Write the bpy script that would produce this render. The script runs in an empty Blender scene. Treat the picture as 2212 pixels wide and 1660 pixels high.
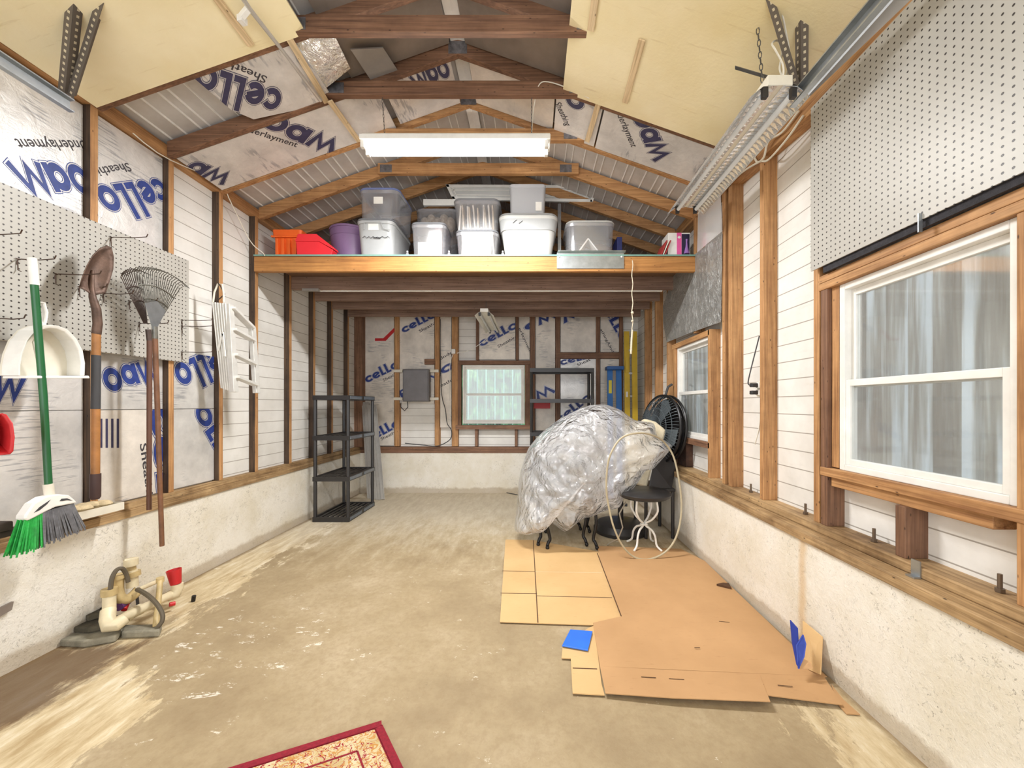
import bpy, bmesh, math, random
from mathutils import Vector, Matrix, noise
random.seed(7)
V = Vector
PI = math.pi
scene = bpy.context.scene
COL = scene.collection

# ------------------------------------------------------------------ camera
F, VX, VY, H = 830.0, 1150.0, 875.0, 1.2       # focal length in px, vanishing point, eye height
cam = bpy.data.cameras.new('camera')
cam.sensor_width = 36.0
cam.lens = F / 2212 * 36.0
cam.shift_x = -(VX - 1106) / 2212
cam.shift_y = (VY - 830) / 2212
cam.clip_start = 0.02
cam_o = bpy.data.objects.new('camera', cam)
COL.objects.link(cam_o)
cam_o.location = (0, 0, H)
cam_o.rotation_euler = (PI / 2, 0, 0)
scene.camera = cam_o

# ------------------------------------------------------------------ view, world, lights
scene.view_settings.view_transform = 'Standard'
scene.view_settings.look = 'None'
scene.view_settings.gamma = 1
scene.view_settings.use_curve_mapping = False
scene.view_settings.exposure = 0.12
world = bpy.data.worlds.new('world')
scene.world = world
world.use_nodes = True
wn = world.node_tree
bg = wn.nodes['Background']
bg.inputs[0].default_value = (0.93, 0.96, 1.0, 1)
bg.inputs[1].default_value = 2.5

def area(name, loc, size, sizey, power, rot=(0, 0, 0), col=(1, 1, 1)):
    l = bpy.data.lights.new(name, 'AREA')
    l.shape = 'RECTANGLE'
    l.size = size
    l.size_y = sizey
    l.energy = power
    l.color = col
    o = bpy.data.objects.new(name, l)
    o.location = loc
    o.rotation_euler = rot
    COL.objects.link(o)
    return o

# lit tube lamp in view, and an unseen fill light added overhead
area('tube_light', (-0.5, 2.5, 2.835), 1.15, 0.09, 78, (0, 0, 0), (0.985, 0.99, 1.0))
area('near_fill_light', (-0.5, 0.35, 2.85), 1.2, 0.12, 6, (0, 0, 0), (1.0, 0.96, 0.9))
# daylight entering by the open garage door behind the camera
area('door_daylight', (-0.5, -1.55, 1.3), 3.4, 2.2, 16, (PI / 2, 0, 0), (0.98, 0.98, 1.0))
TUBE_STRENGTH = 26.0

# ------------------------------------------------------------------ pixel helpers (turn a photo pixel into a point)
def W(px, py, d):
    return V(((px - VX) * d / F, d, H + (VY - py) * d / F))

def ray(px, py):
    return V(((px - VX) / F, 1.0, (VY - py) / F))

def onX(px, py, X):
    return W(px, py, F * X / (px - VX))

def onZ(px, py, Z=0.0):
    return W(px, py, F * (H - Z) / (py - VY))

def onP(px, py, p, n):
    r = ray(px, py)
    o = V((0, 0, H))
    t = (V(p) - o).dot(n) / r.dot(n)
    return o + r * t

def cr(pts, k=5, closed=False):
    """smooth curve through the points"""
    pts = [V(p) for p in pts]
    n = len(pts)
    out = []
    for i in range(n if closed else n - 1):
        g = (lambda j: pts[j % n]) if closed else (lambda j: pts[max(0, min(n - 1, j))])
        p0, p1, p2, p3 = g(i - 1), g(i), g(i + 1), g(i + 2)
        for s in range(k):
            f = s / k
            out.append(0.5 * ((2 * p1) + (p2 - p0) * f + (2 * p0 - 5 * p1 + 4 * p2 - p3) * f * f + (3 * p1 - p0 - 3 * p2 + p3) * f ** 3))
    if not closed:
        out.append(pts[-1])
    return out

# ------------------------------------------------------------------ mesh builder
class MB:
    def __init__(s):
        s.v = []
        s.f = []

    def add(s, vs, fs):
        b = len(s.v)
        s.v += [V(v) for v in vs]
        s.f += [tuple(i + b for i in f) for f in fs]
        return s

    def box(s, a, b):
        x0, y0, z0 = [min(p, q) for p, q in zip(a, b)]
        x1, y1, z1 = [max(p, q) for p, q in zip(a, b)]
        return s.add([(x0, y0, z0), (x1, y0, z0), (x1, y1, z0), (x0, y1, z0),
                      (x0, y0, z1), (x1, y0, z1), (x1, y1, z1), (x0, y1, z1)],
                     [(0, 3, 2, 1), (4, 5, 6, 7), (0, 1, 5, 4), (1, 2, 6, 5), (2, 3, 7, 6), (3, 0, 4, 7)])

    def bar(s, a, b, w, h, up=(0, 0, 1)):
        a, b = V(a), V(b)
        d = (b - a).normalized()
        u = V(up)
        sd = d.cross(u)
        if sd.length < 1e-4:
            sd = d.cross(V((1, 0, 0)))
        sd.normalize()
        u = sd.cross(d).normalized()
        vs = []
        for p in (a, b):
            for i, j in ((-1, -1), (1, -1), (1, 1), (-1, 1)):
                vs.append(p + sd * (w / 2 * i) + u * (h / 2 * j))
        return s.add(vs, [(0, 1, 2, 3), (7, 6, 5, 4), (0, 4, 5, 1), (1, 5, 6, 2), (2, 6, 7, 3), (3, 7, 4, 0)])

    def prism(s, pts, t):
        n = len(pts)
        t = V(t)
        pts = [V(p) for p in pts]
        vs = pts + [p + t for p in pts]
        fs = [tuple(range(n)), tuple(range(2 * n - 1, n - 1, -1))]
        for i in range(n):
            j = (i + 1) % n
            fs.append((i, i + n, j + n, j))
        return s.add(vs, fs)

    def tube(s, pts, r, n=8, closed=False, cap=True):
        pts = [V(p) for p in pts]
        m = len(pts)
        rs = r if isinstance(r, (list, tuple)) else [r] * m
        vs = []
        up = None
        for i, p in enumerate(pts):
            if closed:
                t = pts[(i + 1) % m] - pts[i - 1]
            else:
                t = pts[min(i + 1, m - 1)] - pts[max(i - 1, 0)]
            t.normalize()
            if up is None:
                up = t.orthogonal().normalized()
            else:
                up = (up - t * up.dot(t))
                up = up.normalized() if up.length > 1e-6 else t.orthogonal().normalized()
            b = t.cross(up)
            for k in range(n):
                a = 2 * PI * k / n
                vs.append(p + (up * math.cos(a) + b * math.sin(a)) * rs[i])
        fs = []
        for i in range(m if closed else m - 1):
            for k in range(n):
                a = i * n + k
                b2 = i * n + (k + 1) % n
                c = ((i + 1) % m) * n + (k + 1) % n
                d = ((i + 1) % m) * n + k
                fs.append((a, b2, c, d))
        if cap and not closed:
            fs.append(tuple(range(n - 1, -1, -1)))
            fs.append(tuple((m - 1) * n + k for k in range(n)))
        return s.add(vs, fs)

    def lathe(s, prof, c, axis=(0, 0, 1), n=24):
        axis = V(axis).normalized()
        c = V(c)
        u = axis.orthogonal().normalized()
        w = axis.cross(u)
        vs = []
        for r, h in prof:
            for k in range(n):
                a = 2 * PI * k / n
                vs.append(c + axis * h + (u * math.cos(a) + w * math.sin(a)) * max(r, 1e-4))
        fs = []
        for i in range(len(prof) - 1):
            for k in range(n):
                fs.append((i * n + k, i * n + (k + 1) % n, (i + 1) * n + (k + 1) % n, (i + 1) * n + k))
        fs.append(tuple(range(n - 1, -1, -1)))
        fs.append(tuple((len(prof) - 1) * n + k for k in range(n)))
        return s.add(vs, fs)

    def sphere(s, c, r, n=12, m=8, sc=(1, 1, 1)):
        c = V(c)
        vs = []
        for i in range(m + 1):
            t = PI * i / m
            for k in range(n):
                a = 2 * PI * k / n
                vs.append(c + V((r * sc[0] * math.sin(t) * math.cos(a), r * sc[1] * math.sin(t) * math.sin(a), r * sc[2] * math.cos(t))))
        fs = []
        for i in range(m):
            for k in range(n):
                fs.append((i * n + k, i * n + (k + 1) % n, (i + 1) * n + (k + 1) % n, (i + 1) * n + k))
        return s.add(vs, fs)

    def taper(s, c, bx, by, tx, ty, h, rad=0.25, k=4):
        """rounded-rectangle tub: bottom bx*by, top tx*ty, standing at c"""
        c = V(c)
        def ring(w, d, z):
            r = min(w, d) * rad
            out = []
            for qx, qy, a0 in ((1, -1, -PI / 2), (1, 1, 0), (-1, 1, PI / 2), (-1, -1, PI)):
                for i in range(k + 1):
                    a = a0 + PI / 2 * i / k
                    out.append(c + V((qx * (w / 2 - r) + r * math.cos(a), qy * (d / 2 - r) + r * math.sin(a), z)))
            return out
        a, b = ring(bx, by, 0), ring(tx, ty, h)
        n = len(a)
        fs = [tuple(range(n - 1, -1, -1)), tuple(range(n, 2 * n))]
        for i in range(n):
            j = (i + 1) % n
            fs.append((i, j, j + n, i + n))
        return s.add(a + b, fs)

    def build(s, name, mat, parent=None, smooth=False, bevel=0.0, origin=None):
        me = bpy.data.meshes.new(name)
        root = parent
        off = V((0, 0, 0))
        while root is not None:
            off += root.location
            root = root.parent
        o = bpy.data.objects.new(name, me)
        if parent is None and origin is None and s.v:
            xs = [v.x for v in s.v]
            ys = [v.y for v in s.v]
            zs = [v.z for v in s.v]
            origin = V(((min(xs) + max(xs)) / 2, (min(ys) + max(ys)) / 2, min(zs)))
        if parent is None:
            off = V(origin)
            o.location = off
        me.from_pydata([tuple(v - off) for v in s.v], [], s.f)
        bm = bmesh.new()
        bm.from_mesh(me)
        bmesh.ops.recalc_face_normals(bm, faces=bm.faces)
        bm.to_mesh(me)
        bm.free()
        if smooth:
            me.polygons.foreach_set('use_smooth', [True] * len(me.polygons))
        me.materials.append(mat)
        COL.objects.link(o)
        if parent is not None:
            o.parent = parent
        if bevel:
            m = o.modifiers.new('bevel', 'BEVEL')
            m.width = bevel
            m.segments = 2
            m.limit_method = 'ANGLE'
            m.angle_limit = math.radians(40)
        if smooth:
            m = o.modifiers.new('edges', 'EDGE_SPLIT')
            m.split_angle = math.radians(40)
        return o

def tag(o, label=None, cat=None, group=None, kind=None):
    if label: o['label'] = label
    if cat: o['category'] = cat
    if group: o['group'] = group
    if kind: o['kind'] = kind
    return o

def thing(name, label, cat, loc, group=None):
    o = bpy.data.objects.new(name, None)
    o.empty_display_size = 0.05
    COL.objects.link(o)
    o.location = V(loc)
    return tag(o, label, cat, group)

def copy_tree(o, parent=None):
    c = o.copy()
    COL.objects.link(c)
    c.parent = parent
    for ch in [x for x in bpy.data.objects if x.parent == o]:
        copy_tree(ch, c)
    return c

TRIM = [0]
def trim(mb, mat, bevel=0.003):
    TRIM[0] += 1
    o = mb.build('trim_%d' % TRIM[0], mat, bevel=bevel)
    o['kind'] = 'structure'
    return o

# ------------------------------------------------------------------ materials
def srgb(c):
    return tuple((x / 12.92 if x <= 0.04045 else ((x + 0.055) / 1.055) ** 2.4) for x in c)

def hexc(r, g, b):
    return srgb((r / 255, g / 255, b / 255)) + (1,)

class NT:
    def __init__(s, name):
        s.m = bpy.data.materials.new(name)
        s.m.use_nodes = True
        s.t = s.m.node_tree
        s.b = s.t.nodes['Principled BSDF']
        s.out = s.t.nodes['Material Output']
    def n(s, typ, **kw):
        x = s.t.nodes.new(typ)
        for k, v in kw.items():
            setattr(x, k, v)
        return x
    def l(s, a, b):
        s.t.links.new(a, b)
    def coords(s, scale=(1, 1, 1), geo=False):
        if geo:
            g = s.n('ShaderNodeNewGeometry').outputs['Position']
        else:
            g = s.n('ShaderNodeTexCoord').outputs['Object']
        mp = s.n('ShaderNodeMapping')
        mp.inputs['Scale'].default_value = scale
        s.l(g, mp.inputs[0])
        return mp.outputs[0]
    def noise(s, vec, scale, detail=4, rough=0.6, dist=0.0):
        x = s.n('ShaderNodeTexNoise')
        x.inputs['Scale'].default_value = scale
        x.inputs['Detail'].default_value = detail
        x.inputs['Roughness'].default_value = rough
        x.inputs['Distortion'].default_value = dist
        s.l(vec, x.inputs['Vector'])
        return x.outputs['Fac']
    def ramp(s, fac, stops):
        x = s.n('ShaderNodeValToRGB')
        e = x.color_ramp.elements
        while len(e) < len(stops):
            e.new(0.5)
        for i, (p, c) in enumerate(stops):
            e[i].position = p
            e[i].color = c if len(c) == 4 else tuple(c) + (1,)
        s.l(fac, x.inputs[0])
        return x.outputs[0]
    def mix(s, fac, a, b, typ='MIX'):
        x = s.n('ShaderNodeMix', data_type='RGBA', blend_type=typ)
        for sock, v in ((x.inputs[0], fac), (x.inputs[6], a), (x.inputs[7], b)):
            if isinstance(v, (int, float)):
                sock.default_value = v
            elif isinstance(v, tuple):
                sock.default_value = v
            else:
                s.l(v, sock)
        return x.outputs[2]
    def math(s, op, a, b=0.0, c=0.0):
        x = s.n('ShaderNodeMath', operation=op)
        for sock, v in zip(x.inputs, (a, b, c)):
            if isinstance(v, (int, float)):
                sock.default_value = v
            else:
                s.l(v, sock)
        return x.outputs[0]
    def bump(s, h, strength=0.3, dist=0.01):
        x = s.n('ShaderNodeBump')
        x.inputs['Strength'].default_value = strength
        x.inputs['Distance'].default_value = dist
        s.l(h, x.inputs['Height'])
        s.l(x.outputs[0], s.b.inputs['Normal'])
    def base(s, c, rough=0.6, metal=0.0):
        if isinstance(c, tuple):
            s.b.inputs['Base Color'].default_value = c
        else:
            s.l(c, s.b.inputs['Base Color'])
        s.b.inputs['Roughness'].default_value = rough
        s.b.inputs['Metallic'].default_value = metal
        return s.m

def plain(name, c, rough=0.5, metal=0.0, var=0.06, scale=8, bump=0.0, geo=False):
    t = NT(name)
    v = t.coords(geo=geo)
    f = t.noise(v, scale)
    lo = tuple(max(0, x * (1 - var * 2)) for x in c[:3]) + (1,)
    hi = tuple(min(1, x * (1 + var)) for x in c[:3]) + (1,)
    if bump:
        t.bump(t.noise(v, scale * 6), bump, 0.004)
    return t.base(t.ramp(f, [(0.3, lo), (0.7, hi)]), rough, metal)

def wood(name, axis, c_lo, c_mid, c_hi, rough=0.65, stain=0.35):
    t = NT(name)
    sc = [26.0, 26.0, 26.0]
    sc[axis] = 1.3
    v = t.coords(tuple(sc), geo=True)
    f = t.noise(v, 1.0, 5, 0.55, 1.6)
    col = t.ramp(f, [(0.25, c_lo), (0.5, c_mid), (0.75, c_hi)])
    fine = [110.0] * 3
    fine[axis] = 3.0
    f2 = t.noise(t.coords(tuple(fine), geo=True), 1.0, 3)
    col = t.mix(0.35, col, t.ramp(f2, [(0.35, tuple(x * 0.45 for x in c_lo[:3]) + (1,)), (0.6, c_hi)]))
    # knots
    k = t.n('ShaderNodeTexVoronoi')
    ks = [7.0] * 3
    ks[axis] = 2.6
    t.l(t.coords(tuple(ks), geo=True), k.inputs['Vector'])
    kn = t.ramp(k.outputs['Distance'], [(0.05, (0, 0, 0, 1)), (0.11, (1, 1, 1, 1))])
    col = t.mix(kn, tuple(x * 0.3 for x in c_lo[:3]) + (1,), col)
    # weathered dark patches
    f3 = t.noise(t.coords(geo=True), 2.3, 5, 0.7)
    st = t.ramp(f3, [(0.42, (1, 1, 1, 1)), (0.68, (1 - stain, 1 - stain * 1.1, 1 - stain * 1.2, 1))])
    col = t.mix(1.0, col, st, 'MULTIPLY')
    t.bump(f2, 0.25, 0.003)
    return t.base(col, rough)

HONEY = (hexc(148, 98, 58), hexc(188, 138, 88), hexc(212, 166, 114))
BROWN = (hexc(92, 62, 46), hexc(130, 94, 70), hexc(156, 116, 88))
WEATH = (hexc(120, 92, 58), hexc(176, 142, 98), hexc(206, 176, 132))
wood_h = [wood('pine_%s' % 'xyz'[i], i, *HONEY) for i in range(3)]
wood_b = [wood('brown_pine_%s' % 'xyz'[i], i, *BROWN) for i in range(3)]
wood_w = [wood('weathered_pine_%s' % 'xyz'[i], i, *WEATH, stain=0.6) for i in range(3)]
wood_f = wood('beam_pine', 0, hexc(140, 88, 44), hexc(174, 120, 62), hexc(190, 138, 78), stain=0.25)
wood_j = wood('grey_brown_joist', 0, hexc(118, 90, 74), hexc(142, 114, 98), hexc(160, 132, 114), stain=0.2)
M_darkside = wood('dark_pine', 2, hexc(44, 32, 24), hexc(70, 52, 38), hexc(100, 76, 54), stain=0.5)
wood_l = wood('pale_lath', 1, hexc(196, 164, 118), hexc(224, 198, 156), hexc(238, 216, 178), stain=0.2)

def mat_siding():
    t = NT('siding_paint')
    v = t.coords(geo=True)
    f = t.noise(v, 3.0, 5, 0.6)
    col = t.ramp(f, [(0.3, hexc(216, 213, 206)), (0.7, hexc(238, 236, 231))])
    f2 = t.noise(t.coords((2, 2, 12), geo=True), 2.0, 6, 0.7)
    col = t.mix(t.ramp(f2, [(0.6, (0, 0, 0, 1)), (0.85, (0.35, 0.35, 0.35, 1))]), col, hexc(176, 164, 146))
    sp = t.n('ShaderNodeSeparateXYZ')
    t.l(v, sp.inputs[0])
    fr = t.math('FRACT', t.math('DIVIDE', t.math('ADD', sp.outputs['Z'], -0.5445), 0.1))
    col = t.mix(t.ramp(fr, [(0.0, (0.8, 0.8, 0.8, 1)), (0.045, (0.7, 0.7, 0.7, 1)), (0.06, (0, 0, 0, 1))]), col, hexc(128, 118, 104))
    return t.base(col, 0.55)
M_siding = mat_siding()

def mat_stucco():
    t = NT('stucco')
    v = t.coords(geo=True)
    f = t.noise(v, 2.2, 6, 0.65)
    col = t.ramp(f, [(0.25, hexc(216, 206, 182)), (0.6, hexc(238, 233, 222))])
    sq = t.math('ABSOLUTE', t.math('SUBTRACT', t.noise(v, 34, 3, 0.6, 1.5), 0.5))
    crack = t.ramp(sq, [(0.0, (1, 1, 1, 1)), (0.02, (0, 0, 0, 1))])
    crack = t.math('MULTIPLY', crack, t.ramp(t.noise(v, 42, 2), [(0.5, (0, 0, 0, 1)), (0.56, (1, 1, 1, 1))]))
    patch = t.ramp(t.noise(v, 5.0, 4, 0.7), [(0.46, (0, 0, 0, 1)), (0.62, (1, 1, 1, 1))])
    near = t.n('ShaderNodeSeparateXYZ')
    t.l(t.n('ShaderNodeNewGeometry').outputs['Position'], near.inputs[0])
    col = t.mix(t.math('MULTIPLY', t.math('MULTIPLY', crack, patch), 0.75), col, hexc(96, 84, 66))
    # grime rising from the slab
    g = t.math('ADD', near.outputs['Z'], t.math('MULTIPLY', t.noise(v, 6.0, 5, 0.7), -0.11))
    gr = t.ramp(g, [(0.0, (1, 1, 1, 1)), (0.03, (0, 0, 0, 1))])
    col = t.mix(t.math('MULTIPLY', gr, 0.5), col, hexc(150, 124, 84))
    # one rusty water run on the right wall
    xr = t.math('ABSOLUTE', t.math('ADD', near.outputs['Y'], t.math('ADD', -1.88, t.math('MULTIPLY', t.noise(v, 14, 3), 0.03))))
    run = t.ramp(xr, [(0.008, (1, 1, 1, 1)), (0.035, (0, 0, 0, 1))])
    right = t.math('GREATER_THAN', near.outputs['X'], 0.5)
    col = t.mix(t.math('MULTIPLY', t.math('MULTIPLY', run, right), 0.5), col, hexc(206, 164, 96))
    t.bump(t.math('ADD', t.noise(v, 60, 5, 0.7), t.math('MULTIPLY', crack, -0.4)), 0.55, 0.008)
    return t.base(col, 0.9)
M_stucco = mat_stucco()

def mat_floor():
    t = NT('worn_concrete')
    v = t.coords(geo=True)
    f = t.noise(v, 1.4, 7, 0.65)
    col = t.ramp(f, [(0.3, hexc(138, 118, 88)), (0.5, hexc(164, 145, 112)), (0.7, hexc(184, 166, 136))])
    bl = t.noise(v, 3.4, 8, 0.75)
    col = t.mix(t.ramp(bl, [(0.5, (0, 0, 0, 1)), (0.7, (0.4, 0.4, 0.4, 1))]), col, hexc(150, 132, 100))
    dk = t.noise(v, 8.0, 6, 0.8)
    col = t.mix(t.ramp(dk, [(0.64, (0, 0, 0, 1)), (0.72, (0.6, 0.6, 0.6, 1))]), col, hexc(112, 92, 68))
    f2 = t.noise(v, 30, 6, 0.75)
    col = t.mix(t.ramp(f2, [(0.36, (0.4, 0.4, 0.4, 1)), (0.56, (0, 0, 0, 1))]), col, hexc(140, 118, 86))
    sp = t.n('ShaderNodeSeparateXYZ')
    t.l(v, sp.inputs[0])
    nz = t.noise(t.coords((3, 1.2, 1), geo=True), 2.6, 7, 0.75)
    nzo = t.math('MULTIPLY', t.math('SUBTRACT', nz, 0.5), 1.1)
    # flaking pale coating along both walls and towards the back
    le = t.math('SUBTRACT', t.math('MULTIPLY', sp.outputs['X'], -1.0), 1.93)
    le = t.math('ADD', le, t.math('MINIMUM', t.math('MAXIMUM', t.math('SUBTRACT', 1.95, sp.outputs['Y']), 0.0), 0.45))
    le = t.ramp(t.math('ADD', le, nzo), [(0.0, (0, 0, 0, 1)), (0.06, (1, 1, 1, 1))])
    re = t.math('ADD', t.math('SUBTRACT', sp.outputs['X'], 1.02), nzo)
    re = t.ramp(re, [(0.0, (0, 0, 0, 1)), (0.06, (0.8, 0.8, 0.8, 1))])
    be = t.ramp(t.math('MULTIPLY', t.math('ADD', sp.outputs['Y'], t.math('MULTIPLY', nzo, 2.5)), 0.2), [(0.56, (0, 0, 0, 1)), (0.8, (0.75, 0.75, 0.75, 1))])
    m = t.math('MAXIMUM', t.math('MAXIMUM', le, re), be)
    streak = t.noise(t.coords((9, 2, 1), geo=True), 2.0, 6, 0.7)
    pale = t.ramp(streak, [(0.35, hexc(176, 152, 112)), (0.55, hexc(208, 190, 154)), (0.72, hexc(228, 218, 196))])
    pale = t.mix(t.math('MULTIPLY', be, 0.6), pale, hexc(214, 208, 196))
    col = t.mix(m, col, pale)
    # little splashes of white
    p = t.ramp(t.noise(t.coords((1, 1.6, 1), geo=True), 4.5, 8, 0.82), [(0.625, (0, 0, 0, 1)), (0.65, (1, 1, 1, 1))])
    col = t.mix(t.math('MULTIPLY', p, 0.65), col, hexc(238, 230, 214))
    # scuffed white paint left of centre
    dd = t.n('ShaderNodeVectorMath', operation='DISTANCE')
    t.l(v, dd.inputs[0])
    dd.inputs[1].default_value = (-1.42, 1.93, 0)
    sc2 = t.math('MULTIPLY', t.math('LESS_THAN', dd.outputs['Value'], 0.36), t.ramp(t.noise(t.coords((1, 2.2, 1), geo=True), 5.0, 8, 0.8), [(0.575, (0, 0, 0, 1)), (0.6, (1, 1, 1, 1))]))
    col = t.mix(t.math('MULTIPLY', sc2, 0.7), col, hexc(240, 234, 220))
    # brown dirt in the near left corner
    dx = t.math('SUBTRACT', t.math('MULTIPLY', sp.outputs['X'], -1.0), 1.90)
    dy = t.math('SUBTRACT', 1.97, sp.outputs['Y'])
    dm = t.math('MINIMUM', dx, dy)
    dm = t.ramp(t.math('ADD', dm, t.math('MULTIPLY', nzo, 0.5)), [(0.0, (0, 0, 0, 1)), (0.1, (0.85, 0.85, 0.85, 1))])
    col = t.mix(dm, col, hexc(92, 68, 46))
    # dark line of dirt where slab meets the wall
    ex = t.math('MAXIMUM', t.math('SUBTRACT', t.math('MULTIPLY', sp.outputs['X'], -1.0), 2.31), t.math('SUBTRACT', sp.outputs['X'], 1.27))
    em = t.ramp(t.math('ADD', ex, t.math('MULTIPLY', nzo, 0.12)), [(0.0, (0, 0, 0, 1)), (0.03, (0.7, 0.7, 0.7, 1))])
    col = t.mix(em, col, hexc(118, 94, 62))
    t.bump(t.math('ADD', f2, t.math('MULTIPLY', m, 0.6)), 0.45, 0.005)
    return t.base(col, 0.72)
M_floor = mat_floor()

def mat_foil(name, tint=(0.80, 0.79, 0.77), rough=0.34, metal=0.75, wr=1.0, printed=True):
    t = NT(name)
    v = t.coords(geo=True)
    f = t.noise(v, 4.0, 5, 0.65)
    lo = tuple(x * 0.72 for x in tint) + (1,)
    hi = tuple(min(1, x * 1.08) for x in tint) + (1,)
    col = t.ramp(f, [(0.3, lo), (0.7, hi)])
    if printed:      # pale rows of small print, only a tone
        st = t.noise(t.coords((7, 7, 110), geo=True), 1.0, 3)
        blk = t.ramp(t.noise(v, 3.2, 1), [(0.56, (0, 0, 0, 1)), (0.6, (1, 1, 1, 1))])
        col = t.mix(t.math('MULTIPLY', blk, t.ramp(st, [(0.52, (0, 0, 0, 1)), (0.6, (0.5, 0.5, 0.5, 1))])), col, hexc(120, 122, 132))
    rg = t.noise(v, 11, 4, 0.7, 2.0)
    big = t.noise(v, 3.0, 2)
    t.bump(t.math('ADD', rg, big), 0.5 * wr, 0.012)
    return t.base(col, rough, metal)
M_foil = mat_foil('foil_facing', (0.84, 0.82, 0.79), 0.42, 0.4, 0.45)
M_foil_dull = mat_foil('dull_foil_facing', (0.82, 0.76, 0.68), 0.55, 0.15, 0.4)
M_foil_roof = mat_foil('roof_foil_facing', (0.80, 0.77, 0.74), 0.5, 0.2, 0.5)
M_foil_bright = mat_foil('crinkled_foil', (0.86, 0.86, 0.84), 0.22, 0.9, 2.2, False)
M_foil_dark = mat_foil('tarnished_foil', (0.46, 0.46, 0.44), 0.36, 0.55, 3.5, False)

def mat_foam():
    t = NT('yellow_foam_board')
    v = t.coords(geo=True)
    f = t.noise(v, 2.0, 4)
    col = t.ramp(f, [(0.3, hexc(232, 216, 168)), (0.7, hexc(246, 234, 198))])
    s = t.noise(t.coords((3, 30, 3), geo=True), 1.5, 4)
    col = t.mix(t.ramp(s, [(0.62, (0, 0, 0, 1)), (0.75, (0.35, 0.35, 0.35, 1))]), col, hexc(196, 170, 112))
    t.bump(t.noise(v, 45, 4), 0.3, 0.004)
    return t.base(col, 0.85)
M_foam = mat_foam()

def mat_roof():
    t = NT('galvanised_roof')
    v = t.coords(geo=True)
    f = t.noise(v, 5, 5, 0.6)
    col = t.ramp(f, [(0.3, hexc(190, 186, 182)), (0.7, hexc(214, 212, 210))])
    return t.base(col, 0.5, 0.12)
M_roof = mat_roof()
M_rib = plain('galvanised_rib', hexc(246, 246, 244), 0.4, 0.0)
M_board = plain('grey_brown_board', hexc(142, 130, 120), 0.75, 0, 0.12, 5, geo=True)
M_galv = plain('galvanised_steel', hexc(178, 184, 188), 0.32, 0.85, 0.1, 14)
M_dgalv = plain('dark_galvanised', hexc(112, 110, 108), 0.4, 0.7, 0.15, 14)

def mat_peg(name, c):
    t = NT(name)
    g = t.n('ShaderNodeNewGeometry').outputs['Position']
    sp = t.n('ShaderNodeSeparateXYZ')
    t.l(g, sp.inputs[0])
    def cell(o):
        return t.math('SUBTRACT', t.math('FRACT', t.math('DIVIDE', o, 0.0254)), 0.5)
    a, b = cell(sp.outputs['Y']), cell(sp.outputs['Z'])
    d = t.math('SQRT', t.math('ADD', t.math('MULTIPLY', a, a), t.math('MULTIPLY', b, b)))
    hole = t.ramp(d, [(0.13, (1, 1, 1, 1)), (0.16, (0, 0, 0, 1))])
    f = t.noise(t.coords(geo=True), 3, 4)
    col = t.ramp(f, [(0.3, tuple(x * .9 for x in c[:3]) + (1,)), (0.7, c)])
    col = t.mix(hole, col, hexc(46, 38, 34))
    t.bump(t.math('MULTIPLY', hole, -1.0), 0.5, 0.003)
    return t.base(col, 0.42)
M_peg = mat_peg('pegboard_grey', hexc(180, 177, 169))

M_white = plain('white_paint', hexc(236, 234, 228), 0.4)
M_cream = plain('cream_paint', hexc(226, 220, 204), 0.5)
M_black = plain('black_plastic', hexc(44, 42, 42), 0.38)
M_iron = plain('black_iron', hexc(30, 28, 28), 0.4, 0.3)
M_dark = plain('dark_grey', hexc(64, 64, 66), 0.6)
M_alu = plain('aluminium', hexc(206, 204, 200), 0.35, 0.7, 0.05, 20)
M_print_b = plain('blue_print', hexc(42, 62, 134), 0.5, 0, 0.12, 30)
M_print_d = plain('dark_print', hexc(62, 60, 92), 0.55, 0, 0.12, 30)
M_print_k = plain('black_print', hexc(66, 62, 66), 0.6)
M_print_w = plain('bare_foil_line', hexc(206, 204, 204), 0.4, 0.3)

def emis(name, c, s):
    t = NT(name)
    t.base(c, 0.4)
    t.b.inputs['Emission Color'].default_value = c
    t.b.inputs['Emission Strength'].default_value = s
    return t.m

def glassy(name, c=(1, 1, 1, 1), trans=0.9, rough=0.05):
    """thin clear sheet: see-through with a real glossy coat"""
    t = NT(name)
    tr = t.n('ShaderNodeBsdfTransparent')
    tr.inputs[0].default_value = c
    gl = t.n('ShaderNodeBsdfGlossy')
    gl.inputs['Roughness'].default_value = rough
    df = t.n('ShaderNodeBsdfDiffuse')
    df.inputs[0].default_value = c
    m1 = t.n('ShaderNodeMixShader')
    m1.inputs[0].default_value = 1 - trans
    t.l(tr.outputs[0], m1.inputs[1])
    t.l(df.outputs[0], m1.inputs[2])
    m2 = t.n('ShaderNodeMixShader')
    fr = t.n('ShaderNodeFresnel')
    fr.inputs[0].default_value = 2.5
    bf = t.n('ShaderNodeNewGeometry').outputs['Backfacing']
    t.l(t.math('MULTIPLY', fr.outputs[0], t.math('SUBTRACT', 1.0, bf)), m2.inputs[0])
    t.l(m1.outputs[0], m2.inputs[1])
    t.l(gl.outputs[0], m2.inputs[2])
    t.l(m2.outputs[0], t.out.inputs[0])
    return t.m
M_glass = glassy('window_glass', (0.97, 0.99, 0.99, 1), 0.88)

# ================================================================== the room
XL, XR, YB, YN = -2.35, 1.31, 5.24, -1.6
XS = 1.38            # room side of the right-hand studs
HW = 0.545           # top of the masonry curb
RX = -0.48           # ridge line
SL = 0.352
def zl(x): return 2.80 + SL * (x + 2.35)
ZR = zl(RX)
def zr(x): return ZR - SL * (x - RX)
NL = V((SL, 0, -1)).normalized()      # roof undersides, facing down into the room
NR = V((-SL, 0, -1)).normalized()

def struct(mb, name, mat, bevel=0.0):
    o = mb.build(name, mat, bevel=bevel)
    o['kind'] = 'structure'
    return o

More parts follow.
